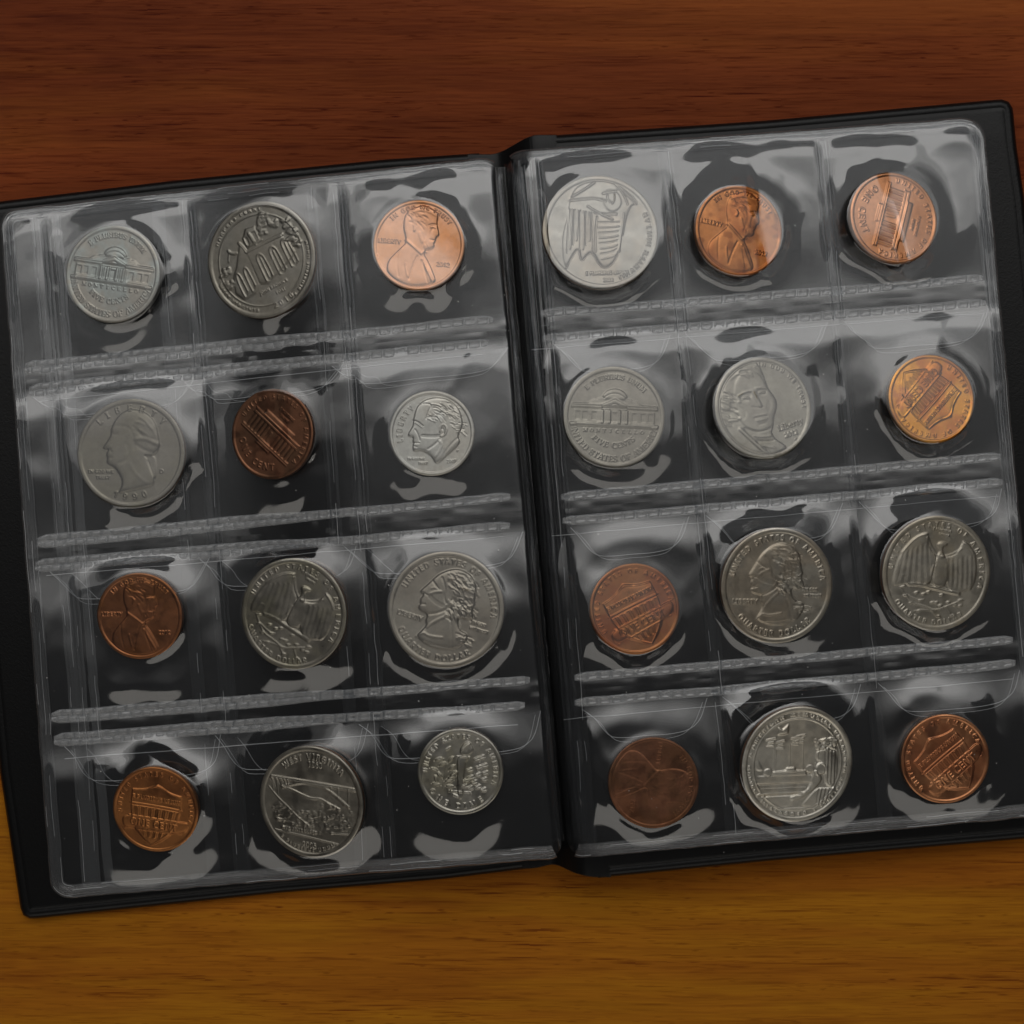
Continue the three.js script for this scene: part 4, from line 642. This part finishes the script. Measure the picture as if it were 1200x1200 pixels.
function compact(pos, nor, col, uv, faces) {    // the faces given, with only the vertices they use
  const map = new Map(), p = [], n = [], c = [], t = [], idx = [];
  for (const i of faces) { let k = map.get(i); if (k === undefined) { k = map.size; map.set(i, k); p.push(pos[3 * i], pos[3 * i + 1], pos[3 * i + 2]); n.push(nor[3 * i], nor[3 * i + 1], nor[3 * i + 2]); c.push(col[3 * i], col[3 * i + 1], col[3 * i + 2]); t.push(uv[2 * i], uv[2 * i + 1]); } idx.push(k); }
  const g = new THREE.BufferGeometry();
  for (const [k, a, s] of [['position', p, 3], ['normal', n, 3], ['color', c, 3], ['uv', t, 2]]) g.setAttribute(k, new THREE.Float32BufferAttribute(a, s));
  g.setIndex(idx); return g;
}
const BOLD = { 0: 1.3, 2: 1.2, 3: 1.3, 5: 1.15, 8: 1.25, 12: 1.5, 15: 1.5, 16: 1.2, 17: 1.2, 18: 1.15 };
const COIN_GAIN = { 0: 0.88, 1: 0.82, 2: 0.86, 3: 0.74, 4: 1.0, 5: 0.95, 6: 0.76, 7: 0.95, 8: 0.8, 10: 1.1, 12: 0.72, 13: 0.9, 15: 0.74, 16: 0.82, 17: 0.84, 18: 0.58, 21: 0.72, 19: 1.5, 20: 1.6, 22: 1.7 };   // brightness per coin: real toning, plus light and dark put into the metal colour
COINS.forEach((C, ci) => {
  const [[design, motif], metal, blotch, wear, rough, label, category] = LOOK[ci], N = 196;
  const o = thing(C.kind, label, category);
  // place: centre of the underside; the coin's own axes follow its plane
  const D = H - C.base - C.t, Rm = C.r * D / F;
  const k = F / D, sx = C.gx * k, sz = C.gy * k;                    // slope of the page in world units
  const up = new THREE.Vector3(-sx, 1, -sz).normalize(), xa = new THREE.Vector3(1, sx, 0).normalize(), za = new THREE.Vector3().crossVectors(xa, up);
  const c0 = W(C.px, C.py, C.base + C.t);
  o.matrixAutoUpdate = true;
  o.quaternion.setFromRotationMatrix(new THREE.Matrix4().makeBasis(xa, up, za));
  o.position.set(...c0).addScaledVector(up, -C.t);
  const R = C.kind === 'quarter' || C.kind === 'dime' ? Rm : Rm;
  const tilt = Math.sqrt(1 / (1 + sx * sx + sz * sz));
  const rr = R / Math.sqrt(tilt);
  const { h, A, T } = design.heights(wear * (BOLD[ci] ?? 1));
  const sample = (a, u, v) => { const x = clamp(S / 2 + UNIT * u - 0.5, 0, S - 1.01), y = clamp(S / 2 + UNIT * v - 0.5, 0, S - 1.01), i = Math.floor(x), j = Math.floor(y), fx = x - i, fy = y - j, q = j * S + i; return lerp(lerp(a[q], a[q + 1], fx), lerp(a[q + S], a[q + S + 1], fx), fy); };
  const pos = [], col = [], uv = [], id = [];
  const RIM0 = C.kind === 'cent' ? 0.935 : 0.925, seed = 300 + ci * 7;
  for (let j = 0; j <= N; j++) for (let i = 0; i <= N; i++) {
    const a = 2 * i / N - 1, b = 2 * j / N - 1; let r, t;
    if (a === 0 && b === 0) { r = 0; t = 0; } else if (Math.abs(a) > Math.abs(b)) { r = Math.abs(a); t = (a > 0 ? 0 : Math.PI) + Math.PI / 4 * (b / a); } else { r = Math.abs(b); t = (b > 0 ? Math.PI / 2 : -Math.PI / 2) - Math.PI / 4 * (a / b); }
    const u = r * Math.cos(t), v = r * Math.sin(t);
    const rim = sstep(RIM0 - 0.02, RIM0 + 0.012, r) * (1 - 0.75 * sstep(0.975, 1.0, r));
    const f = 1 - sstep(RIM0 - 0.05, RIM0 - 0.01, r), uu = u / 1.0, vv = v / 1.0;
    const y = 0.16 * rim * lerp(1, wear, 0.6) + f * sample(h, uu, vv) + 0.006 * noise(u * 9, v * 9, seed) - 0.18;
    pos.push(u * rr, C.t + y * MM, v * rr); uv.push(u * 0.5 + 0.5 + ci * 0.13, v * 0.5 + 0.5 + ci * 0.29);
    const n1 = noise(u * 1.7 + ci, v * 1.7, seed + 1) + 0.6 * noise(u * 4.5, v * 4.5, seed + 2), n2 = noise(u * 14, v * 14, seed + 3), m = mix3(metal, blotch, sstep(-0.55, 0.75, n1 + 0.3 * n2)), g = 1 + 0.07 * n2 + 0.05 * noise(u * 40, v * 40, seed + 4);
    let cc = m.map((x) => x * g * 0.92 * (COIN_GAIN[ci] ?? 1));
    if (C.kind !== 'cent') cc = [cc[0] * 1.02, cc[1] * 0.99, cc[2] * 0.935];
    if (ci === 23) { const q = sstep(0.2, 0.08, Math.hypot(u + 0.3, (v + 0.66) * 0.8) + 0.05 * n2); cc = mix3(cc, [0.19, 0.075, 0.04], q * 0.8); }
    if (ci === 13 || ci === 21 || ci === 4) { const q = sstep(0.1, 0.7, noise(u * 3.2, v * 3.2, seed + 11) + 0.6 * noise(u * 9, v * 9, seed + 12)); cc = mix3(cc, cc.map((x, i) => x * [0.5, 0.42, 0.4][i]), (ci === 21 ? 0.4 : 0.7) * q); }
    if (ci === 17) { const q = sstep(0.35, 0.1, Math.hypot(u + 0.72, v - 0.0) + 0.1 * n2); cc = mix3(cc, [0.34, 0.11, 0.05], q * 0.7); }
    col.push(...cc);
    id.push(r > RIM0 - 0.01 ? 3 : sample(T, uu, vv) > 0.42 ? 2 : sample(A, uu, vv) > 0.12 ? 1 : 0);
  }
  const faces = [[], [], [], []], all = [];
  for (let j = 0; j < N; j++) for (let i = 0; i < N; i++) { const a = j * (N + 1) + i, b = a + 1, c = a + N + 1, d = c + 1, tris = (i < N / 2) === (j < N / 2) ? [[a, c, d], [a, d, b]] : [[a, c, b], [b, c, d]]; for (const f of tris) { const m = Math.max(id[f[0]], id[f[1]], id[f[2]]); faces[id[f[0]] === id[f[1]] ? id[f[0]] : m].push(...f); all.push(...f); } }
  const whole = new THREE.BufferGeometry(); whole.setAttribute('position', new THREE.Float32BufferAttribute(pos, 3)); whole.setIndex(all); whole.computeVertexNormals();
  const nor = whole.attributes.normal.array;
  const mat = new THREE.MeshStandardMaterial({ vertexColors: true, metalness: SHARP.metal, roughness: rough * 1.25, roughnessMap: smudgeMap, bumpMap: scratchMap, bumpScale: 0.000013 });
  ['field', motif, 'legend', 'rim'].forEach((name, k) => { if (faces[k].length) part(name, compact(pos, nor, col, uv, faces[k]), mat, o); });
  // edge, reeded on quarters and dimes, with the copper core between the clad faces, and the underside
  const M = 240, p2 = [], c2 = [], i2 = [], u2 = [], yt = C.t - 0.14 * MM, reed = C.kind === 'quarter' || C.kind === 'dime' ? 0.006 : 0;
  const core = C.kind === 'cent' || C.kind === 'nickel' ? metal : [0.42, 0.2, 0.1];
  const rings = [[0.998, yt, metal], [1.004, yt - 0.1 * MM, metal], [1.004, yt - 0.36 * MM, metal], [1.004, yt - 0.42 * MM, core], [1.004, 0.5 * MM, core], [1.004, 0.44 * MM, metal], [1.004, 0.1 * MM, metal], [0.985, 0, metal], [0, 0, metal]];
  rings.forEach(([q, y, c], k) => { for (let i = 0; i <= M; i++) { const a = i / M * 2 * Math.PI, w = k > 0 && k < 7 ? q - (i % 2) * reed : q, g = 0.8 + 0.1 * noise(a * 9, y * 2000, seed + 6); p2.push(w * rr * Math.cos(a), y, w * rr * Math.sin(a)); c2.push(...c.map((x) => x * g)); u2.push(i / M * 6, y / MM * 0.1); } });
  for (let k = 0; k + 1 < rings.length; k++) for (let i = 0; i < M; i++) { const a = k * (M + 1) + i, b = a + 1, c = a + M + 1, d = c + 1; i2.push(a, b, c, b, d, c); }
  const e = new THREE.BufferGeometry(); e.setAttribute('position', new THREE.Float32BufferAttribute(p2, 3)); e.setAttribute('color', new THREE.Float32BufferAttribute(c2, 3)); e.setAttribute('uv', new THREE.Float32BufferAttribute(u2, 2)); e.setIndex(i2); e.computeVertexNormals();
  part('edge', e, mat, o);
});
renderer.render(scene, camera);
